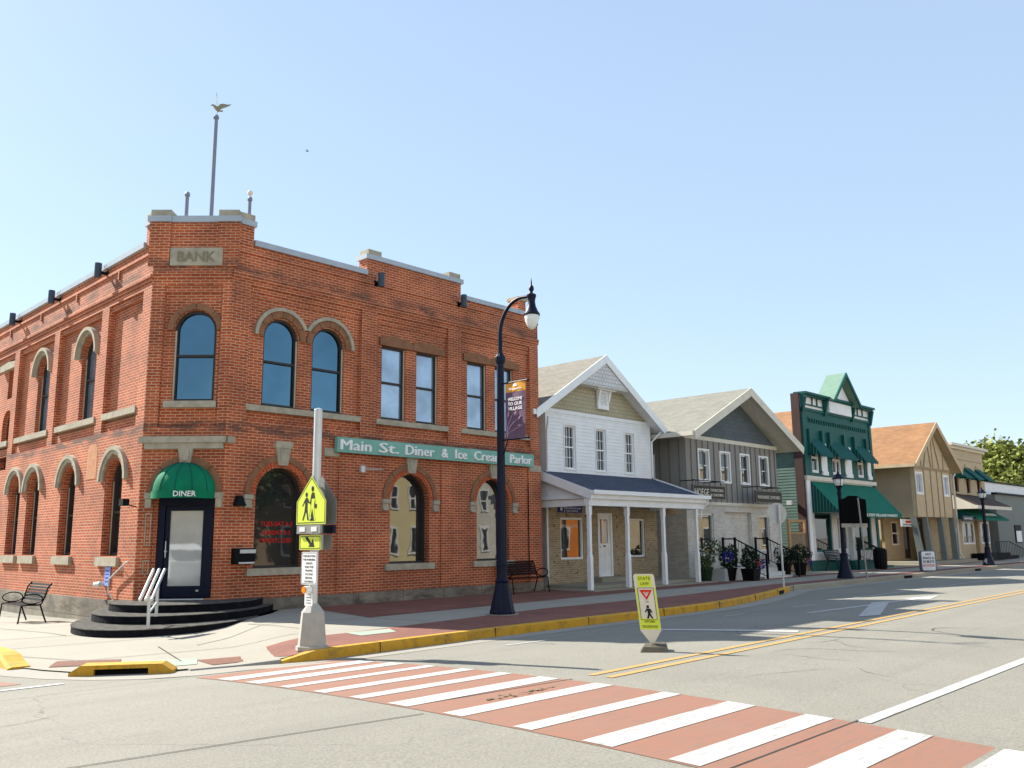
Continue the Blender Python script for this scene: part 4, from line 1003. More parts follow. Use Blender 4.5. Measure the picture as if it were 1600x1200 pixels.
t = thing('pathway_lamp', 'tiny blue grey flood lamp on the green clapboard wall', 'lamp', (37.3, 18.2, 3.1)); mb = MB(); mb.box(37.1, 37.35, 18.15, 18.4, 3.05, 3.25); mb.build('lamp_head', 'alu', t)
# steps and railings
st_ = thing('entrance_steps', 'pale concrete steps up to the recessed door of the grey house', 'steps', (31.2, 16.6, .15))
mb = MB()
for i in range(4): mb.box(30.1+.0, 32.3, 15.95+i*.3, 17.75, .1+i*.13, .1+(i+1)*.13+.0)
mb.build('tread', 'alu', st_)
for x, lab in ((29.95, 'left'), (32.45, 'right')):
    t = thing('stair_railing', 'black metal railing on the %s side of the grey house steps' % lab, 'railing', (x, 16.6, .15), 'railings of the grey house steps')
    top = [(x, 17.5, 1.6), (x, 17.0, 1.6), (x, 15.75, 1.0)]
    mb = MB(); mb.tube(top, .025, 8); mb.tube([(x, 17.5, .78), (x, 17.0, .78), (x, 15.75, .25)], .015, 6); mb.build('rail', 'black', t)
    for (y, z0, z1) in ((17.5, .6, 1.66), (17.0, .5, 1.66), (15.75, .15, 1.06)): mb = MB(); mb.box(x-.035, x+.035, y-.035, y+.035, z0, z1); mb.build('post', 'black', t)
    mb = MB()
    for i in range(8): s_ = (i+1)/9; y = 17.0-1.25*s_; mb.tube([(x, y, .78-.53*s_), (x, y, 1.6-.6*s_)], .009, 5)
    mb.build('baluster', 'black', t)

# ------------------------------------------------------------------ plants
def leafcloud(c, rx, ry, rz, n, s, rnd, shell=.5):
    mb = MB()
    for i in range(n):
        while True:
            p = Vector((rnd.uniform(-1, 1), rnd.uniform(-1, 1), rnd.uniform(-1, 1)))
            if shell < p.length < 1 or p.length < shell and rnd.random() < .25: break
        q = Vector((c[0]+p.x*rx*.85, c[1]+p.y*ry*.85, c[2]+p.z*rz*.9)); a = Vector((rnd.gauss(0, 1), rnd.gauss(0, 1), rnd.gauss(0, 1))).normalized()
        b = a.cross(Vector((rnd.gauss(0, 1), rnd.gauss(0, 1), rnd.gauss(0, 1)))).normalized(); k = s*rnd.uniform(.6, 1.4)
        mb.add([q-a*k, q+b*k*.5, q+a*k, q-b*k*.5], [(0, 1, 2, 3)])
    return mb
def pot(x, y, z, r, h, mat, label, kind, seed, fol, petals, loc=None):
    rnd = random.Random(seed); t = thing('potted_plant', label, 'potted plant', (x, y, z), 'potted plants in front of the grey house')
    mb = MB()
    if kind == 'box': mb.hexa([(x-r*.8, y-r*.8, z), (x+r*.8, y-r*.8, z), (x+r*.8, y+r*.8, z), (x-r*.8, y+r*.8, z), (x-r, y-r, z+h), (x+r, y-r, z+h), (x+r, y+r, z+h), (x-r, y+r, z+h)])
    else: mb.lathe([(r*.7, 0), (r*.95, h*.85), (r*1.05, h*.87), (r*1.05, h), (r*.9, h)], (x, y, z), 14)
    mb.build('pot', mat, t, smooth=kind != 'box')
    ms = [leafcloud((x+a, y+b, z+h+c), rx, rx, rz, n, .055, rnd) for a, b, c, rx, rz, n in fol[0]]
    merge(*ms).build('foliage', fol[1], t, recalc=False)
    for m_, (a, b, c, rx, rz, n) in petals: leafcloud((x+a, y+b, z+h+c), rx, rx, rz, n, .045, rnd, .7).build('blossoms', m_, t, recalc=False)
    mb = MB()
    for i in range(5): mb.tube([(x, y, z+h*.8), (x+rnd.uniform(-.15, .15), y+rnd.uniform(-.15, .15), z+h+.3)], .008, 4)
    mb.build('stem', 'bark', t)
pot(27.15, 16.6, .15, .26, .5, 'leafdark', 'tall loose shrub with pale blossoms in a pot at the end of the porch', 'r', 1, ([(0, 0, .35, .42, .55, 420), (-.35, -.2, .15, .3, .25, 130), (.2, -.3, .7, .3, .35, 120)], 'leaf'), [('petalwhite', (0, 0, .45, .45, .5, 60))])
pot(28.45, 16.45, .15, .3, .45, 'black', 'dark bushy pot with blue flowers left of the grey house steps', 'r', 2, ([(0, 0, .3, .42, .38, 420), (.35, .1, .55, .35, .3, 200)], 'leafdark'), [('petalblue', (-.25, -.15, .4, .28, .22, 130))])
pot(28.75, 15.75, .15, .26, .42, 'black', 'square black planter with pink and blue flowers before the steps', 'box', 3, ([(0, 0, .28, .42, .36, 520), (-.1, 0, .6, .28, .2, 120)], 'leafdark'), [('petalpink', (.1, -.25, .2, .15, .16, 60)), ('petalblue', (.4, -.2, .12, .18, .22, 110))])
pot(32.75, 16.5, .15, .3, .5, 'black', 'pot of dark foliage with white flowers right of the steps', 'r', 4, ([(0, 0, .3, .45, .42, 420), (.25, -.3, .25, .35, .35, 260)], 'leafdark'), [('petalwhite', (-.25, -.1, .45, .3, .25, 60))])
pot(33.7, 16.3, .15, .28, .5, 'black', 'trailing pot plant beside the timber gate with red and blue flowers', 'r', 5, ([(0, 0, .35, .5, .4, 420), (.5, -.1, .3, .25, .2, 100)], 'leafdark'), [('petalblue', (.35, -.2, .0, .15, .2, 40)), ('petalpink', (.42, -.22, .12, .1, .1, 18)), ('petalwhite', (.4, 0, .4, .2, .2, 24))])
t = thing('planter_block', 'low pale concrete block beside the steps of the grey house', 'planter', (28.9, 16.9, .15)); mb = MB(); mb.box(28.0, 29.6, 16.35, 17.1, .12, .58); mb.build('block', 'alu', t)

# ------------------------------------------------------------------ timber gate
t = thing('timber_gate', 'weathered timber gate in the gap between the grey and the green buildings', 'gate', (36.3, 17.6, .15))
FGt = Fr((0, 17.6), (1, 0)); mb = MB()
for i in range(7): fbox(mb, FGt, 35.62+i*.2, 35.8+i*.2, .2, 1.78, 0, .03)
mb.build('gate_leaf', 'timber', t)
mb = MB(); fbox(mb, FGt, 35.45, 35.6, .15, 2.4, -.03, .06); fbox(mb, FGt, 35.6, 37.05, 2.28, 2.38, -.02, .05); fbox(mb, FGt, 36.95, 37.05, 1.8, 2.28, -.02, .05); fbox(mb, FGt, 35.6, 37.05, 1.78, 1.84, -.02, .05); mb.tube([(36.4, 17.56, 2.3), (36.95, 17.56, 1.9)], .03, 4); mb.build('gate_frame', 'timberlite', t)

# ------------------------------------------------------------------ green false front shop
FZ = Fr((0, 17.6), (1, 0))
gs = thing('green_shop', 'dark green and white false front shop with a small steep peak and green awnings', 'shop', (41.3, 17.6, .15))
ups = [(38.2, 39.0), (40.4, 41.4), (43.3, 44.1)]
X0, X1 = 37.45, 45.2
mb = MB(); plate(mb, FZ, rect(X0, X1, 4.3, 7.4), [rect(a, b, 4.5, 5.95) for a, b in ups], -.3, 0); mb.build('upper_wall', 'darkgreen', gs)
mb = MB(); plate(mb, FZ, rect(X0, X1, 7.4, 8.05), [], -.3, -.02); mb.build('frieze_panel', 'white', gs)
mb = MB(); mb.hexa([(X0-.02, 17.3, 8.0), (X1+.1, 17.3, 8.0), (X1+.1, 17.9, 8.0), (X0-.02, 17.9, 8.0), (X0-.02, 17.3, 8.1), (X1+.1, 17.3, 8.1), (X1+.1, 17.9, 8.12), (X0-.02, 17.9, 8.12)])
mb.box(X0, X1+.06, 17.4, 17.6, 7.93, 8.0)
for x in (X0, 39.75, 42.85, X1-.12):
    mb.hexa([(x, 17.5, 7.2), (x+.14, 17.5, 7.2), (x+.14, 17.6, 7.2), (x, 17.6, 7.2), (x, 17.33, 7.93), (x+.14, 17.33, 7.93), (x+.14, 17.6, 7.9), (x, 17.6, 7.9)])
fbox(mb, FZ, X0, X1, 7.3, 7.42, 0, .06); 
for a, b in ((X0+.1, 39.75), (43.0, X1)): fbox(mb, FZ, a, b, 7.55, 7.61, 0, .04)
for x in (38.6, 39.1, 43.7, 44.3): fbox(mb, FZ, x, x+.06, 7.6, 7.95, 0, .04)
fbox(mb, FZ, X0, X0+.35, 4.3, 7.4, 0, .05); fbox(mb, FZ, X1-.25, X1, .2, 7.4, 0, .05)
mb.build('cornice', 'darkgreen', gs)
xm = 41.35
mb = MB(); plate(mb, Fr((0, 17.42), (1, 0)), [(40.1, 7.4), (42.6, 7.4), (42.6, 7.95), (xm, 9.15), (40.1, 7.95)], [], -.3, 0); mb.build('peak_panel', 'white', gs)
mb = MB()
for s in (-1, 1):
    xe = xm+s*1.45; mb.hexa([(xe, 17.05, 7.9), (xm, 17.05, 9.3), (xm, 18.0, 9.3), (xe, 18.0, 7.9), (xe, 17.05, 7.98), (xm, 17.05, 9.4), (xm, 18.0, 9.4), (xe, 18.0, 7.98)])
mb.build('peak_roof', plain('faded green roofing', (.17, .27, .20), .6, .1), gs)
mb = MB()
for s in (-1, 1):
    xe = xm+s*1.5; mb.hexa([(xe, 17.0, 7.8), (xm, 17.0, 9.2), (xm, 17.06, 9.2), (xe, 17.06, 7.8), (xe, 17.0, 7.99), (xm, 17.0, 9.41), (xm, 17.06, 9.41), (xe, 17.06, 7.99)])
fbox(mb, Fr((0, 17.42), (1, 0)), 40.2, 42.5, 8.02, 8.08, 0, .03); mb.build('peak_trim', 'darkgreen', gs)
mb = MB(); mb.box(X0-.12, X0, 17.62, 18.0, .2, 8.05); mb.build('side_return', 'brownwood', gs)
mb = MB()
for i in range(26): fbox(mb, FZ, 38.2+i*.25, 38.28+i*.25, 6.78, 6.95, 0, .06)
fbox(mb, FZ, 38.1, 44.9, 6.95, 7.0, 0, .05); mb.build('dentil_course', 'darkgreen', gs)
for x in (37.95, 39.3, 40.1, 41.7, 42.9, 44.35): mb = MB(); fbox(mb, FZ, x-.1, x+.12, 5.35, 6.45, 0, .14); mb.build('bracket', 'darkgreen', gs)
for a, b in ((39.15, 39.75), (41.75, 42.5), (44.4, 44.85)): mb = MB(); fbox(mb, FZ, a, b, 4.55, 5.9, 0, .04); fbox(mb, FZ, a, b, 4.42, 4.6, 0, .08); mb.build('white_panel', 'white', gs)
for a, b in ups: window(FZ, gs, a, b, 4.5, 5.9, -.05, fw=.13, mat='white', glass='glassdark', mull=1 if b-a > .9 else 0)
def shed_awning(parent, F, u0, u1, zt, zb_, proj, val, mat, side='awnstripe', d0=.0):
    mb = MB(); mb.hexa([F.at(u0, zt-.02, d0), F.at(u1, zt-.02, d0), F.at(u1, zb_-.02, proj), F.at(u0, zb_-.02, proj), F.at(u0, zt, d0), F.at(u1, zt, d0), F.at(u1, zb_, proj), F.at(u0, zb_, proj)]); mb.build('awning_canopy', mat, parent)
    for u in (u0, u1-.01): mb = MB(); mb.hexa([F.at(u, zb_-.02, d0), F.at(u+.01, zb_-.02, d0), F.at(u+.01, zb_-.02, proj), F.at(u, zb_-.02, proj), F.at(u, zt-.02, d0), F.at(u+.01, zt-.02, d0), F.at(u+.01, zb_-.01, proj), F.at(u, zb_-.01, proj)]); mb.build('awning_side', side, parent)
    mb = MB(); n = max(3, int((u1-u0)/.22)); pts = [(u0, zb_-.02)]
    for i in range(n): a = u0+(u1-u0)*i/n; w_ = (u1-u0)/n; pts += [(a, zb_-val), (a+w_*.5, zb_-val-.04), (a+w_, zb_-val)]
    pts += [(u1, zb_-.02)]; pts2 = []
    for p in pts:
        if not pts2 or (abs(p[0]-pts2[-1][0])+abs(p[1]-pts2[-1][1])) > 1e-6: pts2.append(p)
    plate(mb, F, pts2[::-1], [], proj, proj+.012); mb.build('awning_valance', mat, parent)
for a, b in ((37.95, 39.35), (39.95, 42.0), (42.85, 44.5)): shed_awning(gs, FZ, a, b, 6.05, 5.3, .55, .1, 'awndeep')
mb = MB(); fbox(mb, FZ, X0-.05, X1+.05, 4.15, 4.33, -.3, .1); mb.build('belt_course', 'offwhite', gs)
mb = MB(); plate(mb, FZ, rect(X0, X1, .1, 4.15), [rect(38.1, 39.85, .98, 2.7), rect(42.3, 44.4, .98, 2.7), rect(40.45, 42.05, .55, 2.7)], -.3, 0); mb.build('shop_wall', siding('white vertical boards', (.7, .7, .67), .35, .6, True, .01, .04), gs)
mb = MB(); fbox(mb, FZ, X0, X0+.3, .5, 4.15, 0, .05); mb.build('pilaster', 'white', gs)
mb = MB(); fbox(mb, FZ, X0-.02, 40.4, .1, .62, 0, .06); mb.build('base_board', 'darkgreen', gs); mb = MB(); fbox(mb, FZ, 42.1, X1, .1, .5, 0, .06); mb.build('base_board', 'darkgreen', gs)
window(FZ, gs, 38.1, 39.85, .98, 2.7, -.05, fw=.09, mat='darkgreen', glass='glassdark', rail=0); window(FZ, gs, 42.3, 44.4, .98, 2.7, -.05, fw=.09, mat='darkgreen', glass='glassdark', rail=0, mull=1)
mb = MB(); plate(mb, FZ, rect(40.45, 42.05, .55, 2.7), [rect(40.6, 41.1, 1.1, 2.5), rect(41.4, 41.9, 1.1, 2.5)], -.28, -.22); dr = mb.build('door', 'white', gs)
mb = MB(); plate(mb, FZ, rect(40.5, 42.0, .6, 2.65), [], -.3, -.27); mb.build('pane', 'glassdark', dr)
shed_awning(gs, FZ, 37.95, 45.15, 4.1, 2.72, 1.22, .2, 'awngreen')
text("KOLTES'S VILLAGE MARKET", Fr((0, 17.6), (1, 0)), 44.6, 2.55, .13, 1.24, 'lettering', gs, align='RIGHT', width=4.2, bold=.02)
mb = MB(); mb.box(X0+.01, X1-.01, 17.9, 32, .1, 5.6); mb.add([(X0+.01, 17.9, 5.6), (X1-.01, 17.9, 5.6), (41.3, 17.9, 7.7), (X0+.01, 32, 5.6), (X1-.01, 32, 5.6), (41.3, 32, 7.7)], [(0, 1, 2), (3, 5, 4)]); mb.build('side_wall', 'greenclap', gs)
clapboards(Fr((X0+.01, 17.9), (0, 1), -1), gs, 0, 8, .2, 5.6, .13, [], plain('green clapboard paint', hx('586f66'), .6))
mb = MB(); mb.hexa([(X0-.25, 17.95, 5.5), (41.3, 17.95, 7.75), (41.3, 32, 7.75), (X0-.25, 32, 5.5), (X0-.25, 17.95, 5.6), (41.3, 17.95, 7.85), (41.3, 32, 7.85), (X0-.25, 32, 5.6)]); mb.hexa([(X1+.25, 17.95, 5.5), (41.3, 17.95, 7.75), (41.3, 32, 7.75), (X1+.25, 32, 5.5), (X1+.25, 17.95, 5.6), (41.3, 17.95, 7.85), (41.3, 32, 7.85), (X1+.25, 32, 5.6)]); mb.build('rear_roof', 'shingleorange', gs)
st_ = thing('entrance_steps', 'dark painted steps of the green shop under its large awning', 'steps', (41.3, 17, .15)); mb = MB()
for i in range(3): mb.box(40.3, 44.6-i*.9, 16.75+i*.05, 17.54, .1+i*.15, .1+(i+1)*.15)
mb.build('tread', 'darkgreen', st_)
for y, lab, xa in ((16.72, 'nearer', 40.4), (17.3, 'farther', 42.0)):
    t = thing('stair_railing', 'black sloping railing of the green shop steps, the %s of two' % lab, 'railing', (xa, y, .15), 'railings of the green shop steps')
    xb = xa+2.8; mb = MB(); mb.tube([(xa, y, 1.55), (xb, y, .95)], .025, 6); mb.tube([(xa, y, .75), (xb, y, .25)], .015, 6); mb.build('rail', 'black', t)
    mb = MB()
    for i in range(10): s_ = i/9; mb.tube([(xa+2.8*s_, y, .75-.5*s_), (xa+2.8*s_, y, 1.55-.6*s_)], .01, 5)
    mb.build('baluster', 'black', t)
    mb = MB(); mb.box(xa-.03, xa+.03, y-.03, y+.03, .15, 1.6); mb.box(xb-.03, xb+.03, y-.03, y+.03, .15, 1.0); mb.build('post', 'black', t)
t = thing('trash_can', 'black round slatted bin beside the green shop railing', 'trash can', (41.6, 16.2, .15))
mb = MB(); mb.lathe([(.26, .02), (.28, .1), (.31, .75), (.29, .8)], (41.6, 16.2, .15), 28, flute=.07); mb.build('body', 'black', t)
mb = MB(); mb.lathe([(.31, 0), (.31, .06), (.22, .14), (.1, .17), (.02, .18)], (41.6, 16.2, .95), 20); mb.build('lid', 'black', t, smooth=True)

# ------------------------------------------------------------------ tan house
FT = Fr((0, 16.6), (1, 0))
th_ = thing('tan_house', 'tan half timbered house with a brown gable roof standing on slanting posts', 'house', (51, 16.6, .15))
tw = [(48.2, 49.05), (52.42, 53.2)]
mb = MB(); plate(mb, FT, [(47.9, 2.62), (53.7, 2.62), (53.7, 5.3), (50.9, 7.65), (47.9, 5.3)], [rect(a, b, 3.86, 4.88) for a, b in tw], -.15, 0); mb.build('upper_wall', 'tanlight', th_)
mb = MB()
for x in (47.92, 49.35, 50.4, 51.4, 52.2, 53.55): fbox(mb, FT, x, x+.09, 2.62, 5.15, 0, .03)
fbox(mb, FT, 47.9, 53.7, 5.13, 5.27, 0, .035)
for x, z1 in ((49.1, 6.0), (50.9, 7.3), (52.6, 6.1)): fbox(mb, FT, x, x+.08, 5.27, z1, 0, .03)
for (a, za, b, zb_) in ((49.5, 5.3, 50.3, 6.9), (51.9, 5.3, 51.2, 7.0), (50.2, 6.9, 50.6, 5.3)): mb.tube([FT.at(a, za, .015), FT.at(b, zb_, .015)], .04, 4)
mb.build('timbering', 'batten', th_)
for a, b in tw: window(FT, th_, a, b, 3.86, 4.88, -.02, fw=.05, mat='white', glass='glasscurt', rail=0, mull=1); casing(FT, th_, a, b, 3.86, 4.88, 0, .09)
body(th_, 47.901, 53.7, 16.75, 28, 2.6, 5.3, 'tanwall', 'side_wall')
gable_roof(th_, 47.2, 54.6, 50.9, 5.2, 7.65, 16.2, 28, 'shingleorange', fascia='tanlight', fw=.22)
FT2 = Fr((0, 18.5), (1, 0)); mb = MB(); plate(mb, FT2, rect(48.3, 54.6, .3, 2.62), [rect(49.35, 50.3, 1.15, 2.42), rect(51.05, 52.1, .4, 2.45), rect(53.0, 53.7, 1.1, 2.4)], -.15, 0); mb.build('ground_wall', 'tanclap', th_)
window(FT2, th_, 49.35, 50.3, 1.15, 2.42, .01, fw=.08, mat='offwhite', glass='glassdark'); window(FT2, th_, 53.0, 53.7, 1.1, 2.4, .01, fw=.08, mat='offwhite', glass='glassdark')
mb = MB(); plate(mb, FT2, rect(51.05, 52.1, .4, 2.45), [rect(51.3, 51.85, .9, 2.3)], -.14, -.08); dr = mb.build('door', 'brownwood', th_)
mb = MB(); plate(mb, FT2, rect(51.25, 51.9, .85, 2.35), [], -.13, -.11); mb.build('pane', 'glasscurt', dr)
mb = MB(); mb.box(51.9, 55.2, 17.35, 17.5, .3, 2.62); mb.box(55.2, 55.9, 17.25, 17.4, .3, 2.62); mb.box(53.75, 54.9, 18.36, 18.49, .3, 2.62); mb.build('brick_pier', 'yelbrick', th_)
for x0, x1 in ((47.6, 48.0), (49.3, 49.35), (51.6, 51.5), (53.5, 53.4)):
    mb = MB(); mb.hexa([(x1-.02, 16.45, .35), (x1+.24, 16.45, .35), (x1+.24, 16.75, .35), (x1-.02, 16.75, .35), (x0, 16.6, 2.64), (x0+.2, 16.6, 2.64), (x0+.2, 16.85, 2.64), (x0, 16.85, 2.64)]); mb.build('post', 'greywall', th_)
mb = MB(); mb.box(47.5, 55.8, 16.2, 18.5, .05, .32); mb.box(47.2, 55.8, 15.9, 18.5, .05, .2); mb.build('porch_floor', 'kerb', th_)
t = thing('shop_sign', 'white sign board hanging over the door of the tan house', 'sign', (50.3, 17.2, 2.3)); F_ = Fr((0, 17.2), (1, 0))
mb = MB(); fbox(mb, F_, 47.2, 48.9, 2.12, 2.5, 0, .04); mb.build('board', 'white', t); mb = MB(); mb.tube([F_.at(47.4, 2.5, .02), F_.at(47.4, 2.75, .02)], .01); mb.tube([F_.at(48.7, 2.5, .02), F_.at(48.7, 2.75, .02)], .01); mb.build('hanger', 'black', t)
text('TATTOO STUDIO', F_, 48.05, 2.18, .07, .045, 'signblack', t, align='CENTER', width=1.3); mb = MB(); fbox(mb, F_, 47.8, 48.75, 2.3, 2.42, .04, .045); mb.build('painted_band', 'red', t)
t = thing('shop_sign', 'small white notice on the cream brick behind the posts of the tan house', 'notice', (55.3, 17.2, 1.9)); mb = MB(); mb.box(55.2, 55.85, 17.2, 17.24, 1.75, 2.05); mb.build('board', 'white', t)
t = thing('downpipe', 'white downpipe at the right corner of the tan house', 'downpipe', (54.2, 16.6, .15)); mb = MB(); mb.tube([(54.25, 16.5, 5.1), (54.0, 16.55, 4.9), (54.0, 16.55, .6), (54.1, 16.4, .35)], .06, 8); mb.build('pipe', 'offwhite', t)
# letter board
t = thing('letter_board', 'white A frame letter board standing at the kerb before the tan house', 'A-frame sign', (39.1, 13.3, .15))
FA = Fr((38.55, 13.35), (.78, -.62)); 
def rrect(u0, u1, z0, z1, r, n=4):
    o = []
    for cx, cz, a0 in ((u1-r, z0+r, -PI/2), (u1-r, z1-r, 0), (u0+r, z1-r, PI/2), (u0+r, z0+r, PI)):
        o += [(cx+r*math.cos(a0+PI/2*i/n), cz+r*math.sin(a0+PI/2*i/n)) for i in range(n+1)]
    return o
AF = Fr((39.55, 13.7), (.55, -.83))
mb = MB(); plate(mb, AF, rrect(0, .6, .16, 1.02, .09), [], -.05, 0); plate(mb, AF, rrect(.0, .6, .16, 1.0, .09), [], -.35, -.3); mb.build('frame', plain('board rim', hx('6d7480'), .5), t)
mb = MB(); plate(mb, AF, rrect(.04, .56, .2, .98, .06), [], 0, .006); mb.build('panel', 'white', t)
for i, (s_, m_) in enumerate((('ANY', 'signblack'), ('SNACK &', 'signblack'), ('50 BEATS', 'signblack'), ('10 SODA', 'red'))): text(s_, AF, .30, .82-i*.155, .105, .008, m_, t, align='CENTER', width=.24 if i == 0 else .44, bold=.015)

# ------------------------------------------------------------------ beige brick building, grey building, tree
FB = Fr((0, 17.3), (1, 0))
bb = thing('beige_building', 'beige brick two storey shop with three small green awnings and a flat cornice', 'building', (59.2, 17.3, .15))
bw_ = [(56.7, 57.4), (58.9, 59.6), (61.0, 61.7)]
mb = MB(); plate(mb, FB, rect(55.95, 62.6, .1, 6.95), [rect(a, b, 4.2, 5.7) for a, b in bw_]+[rect(57.2, 59.4, 1.1, 2.45), rect(60.7, 63.0-.5, 1.1, 2.45), rect(59.6, 60.4, .5, 2.5)], -.3, 0); mb.box(55.96, 62.59, 17.6, 30, .1, 6.8)
for a, b in bw_: fbox(mb, FB, a-.1, b+.1, 5.8, 5.95, 0, .06)
fbox(mb, FB, 56.2, 62.3, 6.2, 6.3, 0, .05); mb.build('wall', 'beige', bb)
mb = MB(); fbox(mb, FB, 55.8, 62.8, 6.95, 7.1, -.3, .35); fbox(mb, FB, 55.85, 62.7, 6.8, 6.95, -.1, .15); mb.build('cornice', 'offwhite', bb)
for a, b in bw_: window(FB, bb, a, b, 4.2, 5.7, -.08, fw=.07, mat='brownwood', glass='glassdark'); mb = MB(); fbox(mb, FB, a-.08, b+.08, 4.1, 4.2, 0, .08); mb.build('sill', 'beige', bb); shed_awning(bb, FB, a-.25, b+.3, 5.75, 5.05, .75, .06, 'awndeep', 'awndeep')
window(FB, bb, 57.2, 59.4, 1.1, 2.45, .02, fw=.1, mat='white', glass='glassdark', rail=0, mull=1); window(FB, bb, 60.7, 62.5, 1.1, 2.45, .02, fw=.1, mat='white', glass='glassdark', rail=0, mull=1)
mb = MB(); mb.hexa([(55.95, 16.0, 3.35), (62.8, 16.0, 3.35), (62.8, 17.3, 4.0), (55.95, 17.3, 4.0), (55.95, 16.0, 3.42), (62.8, 16.0, 3.42), (62.8, 17.3, 4.08), (55.95, 17.3, 4.08)]); mb.build('pent_roof', plain('brown pent shingle', hx('4f443e'), .9), bb)
mb = MB(); mb.box(55.9, 62.85, 15.93, 16.05, 3.16, 3.36); mb.hexa([(55.9, 16.05, 3.16), (56.0, 16.05, 3.16), (56.0, 17.3, 3.16), (55.9, 17.3, 3.16), (55.9, 16.05, 3.36), (56.0, 16.05, 3.36), (56.0, 17.3, 4.0), (55.9, 17.3, 4.0)]); mb.build('pent_fascia', 'offwhite', bb)
F2 = Fr((0, 17.25), (1, 0)); shed_awning(bb, F2, 56.3, 62.6, 3.25, 2.6, 1.15, .08, 'awngreen', 'awndeep')
AW2 = MB()
for i in range(7): AW2.tube([(58.6+i*.33, 16.5-.02, 2.93), (58.9+i*.33, 16.36, 2.82)], .035, 4)
AW2.build('awning_emblem', 'lettering', bb)
mb = MB(); mb.box(56.02, 56.2, 17.18, 17.3, .3, 3.2); mb.build('downpipe', 'offwhite', bb)
t = thing('hanging_sign', 'small dark sign at the left end of the far green awning', 'sign', (57, 15.9, 2.6)); mb = MB(); mb.box(53.4, 55.3, 16.05, 16.1, 2.42, 2.72); mb.build('board', plain('dark blue board', (.015, .02, .04), .5), t); text('BOUTIQUE', Fr((0, 16.05), (1, 0)), 53.7, 2.5, .12, .01, 'lettering', t, width=1.3)
t = thing('stair_railing', 'thin black railing before the far shop beyond the last lamp', 'railing', (62, 16.3, .15)); mb = MB()
mb.tube([(59.0, 16.0, 1.25), (61.6, 16.0, 1.25), (64.8, 16.0, .75)], .025, 6); mb.build('rail', 'black', t); mb = MB()
for i in range(18): x = 59+i*.34; z = 1.25 if x < 61.6 else 1.25-(x-61.6)/3.2*.5; mb.tube([(x, 16.0, .2), (x, 16.0, z)], .012, 5)
mb.build('baluster', 'black', t)
t = thing('landing', 'dark low landing behind the far railing', 'steps', (60.5, 16.6, .15)); mb = MB(); mb.box(58.4, 62.2, 16.1, 17.25, .1, .55); mb.box(62.2, 64.0, 16.1, 17.25, .1, .35); mb.build('block', 'black', t)
gb = thing('grey_building', 'low grey painted block building with a white parapet at the far right', 'building', (70, 17.3, .15))
mb = MB(); mb.box(64.6, 95, 17.3, 40, .1, 4.3); mb.build('wall', 'greywall', gb); mb = MB(); mb.box(62.65, 95, 18.2, 41, 4.0, 5.2); mb.build('parapet_wall', 'white', gb)
mb = MB(); mb.box(64.5, 95, 17.15, 17.5, 4.3, 4.42); mb.box(62.6, 95, 18.1, 18.3, 5.2, 5.3); mb.build('coping', 'black', gb)
mb = MB(); mb.box(62.65, 64.6, 18.2, 18.4, 2.9, 4.1); mb.build('porch_panel', 'darkgreen', gb)
mb = MB(); mb.box(68.3, 69.8, 17.24, 17.3, 1.1, 2.3); f_b = mb.build('poster_case', 'black', gb); mb = MB(); mb.box(68.45, 69.7, 17.22, 17.245, 1.15, 1.9); mb.build('poster', 'white', f_b)
mb = MB(); mb.box(71.2, 72.5, 17.24, 17.3, 2.2, 3.1); mb.build('window', 'glassdark', gb)

def tree(name, x, y, h, cr, label, n, seed, leafm, z0=0.1, group=None, ls=.18):
    rnd = random.Random(seed); t = thing(name, label, 'tree', (x, y, z0), group)
    mb = MB(); cz = z0+h-cr*.95; mb.tube([(x, y, z0), (x+.1, y, z0+h*.3), (x, y+.1, cz)], [.35, .26, .16], 10); brs = []
    for i in range(9):
        a = i*2.4; e = Vector((x+math.cos(a)*cr*.6, y+math.sin(a)*cr*.6, cz+rnd.uniform(-.2, .6)*cr)); mb.tube([(x, y, z0+h*.3+i*.15), ((x+e.x)/2, (y+e.y)/2, (cz*1.0+e.z)/2-.3), tuple(e)], [.12, .08, .03], 6)
    mb.build('trunk', 'bark', t)
    cl = MB()
    for i in range(n):
        a, b = rnd.uniform(0, 2*PI), math.asin(rnd.uniform(-.55, 1)); k = rnd.uniform(.55, 1.0)
        c = Vector((x+cr*k*math.cos(a)*math.cos(b), y+cr*k*math.sin(a)*math.cos(b), cz+cr*.8*k*math.sin(b))); r_c = cr*rnd.uniform(.12, .24)
        for j in range(60):
            q = c+Vector((rnd.gauss(0, .5), rnd.gauss(0, .5), rnd.gauss(0, .38)))*r_c; u = Vector((rnd.gauss(0, 1), rnd.gauss(0, 1), rnd.gauss(0, .6))).normalized(); v = u.cross(Vector((rnd.gauss(0, 1), rnd.gauss(0, 1), rnd.gauss(0, 1)))).normalized(); s = ls*rnd.uniform(.6, 1.3)
            cl.add([q-u*s, q+v*s*.6, q+u*s, q-v*s*.6], [(0, 1, 2, 3)])
    cl.build('crown', leafm, t, recalc=False)
leafy = plain('yellowing leaves', (.19, .21, .045), .75, .5, 1.2)
tree('tree', 92, 24.6, 10.9, 5.2, 'broad leafy tree rising behind the white parapet at the far right', 520, 11, leafy, group='street trees', ls=.24)
tree('tree', 103, 22, 10.2, 5.0, 'second leafy tree at the right edge behind the low grey building', 330, 12, leafy, group='street trees', ls=.24)

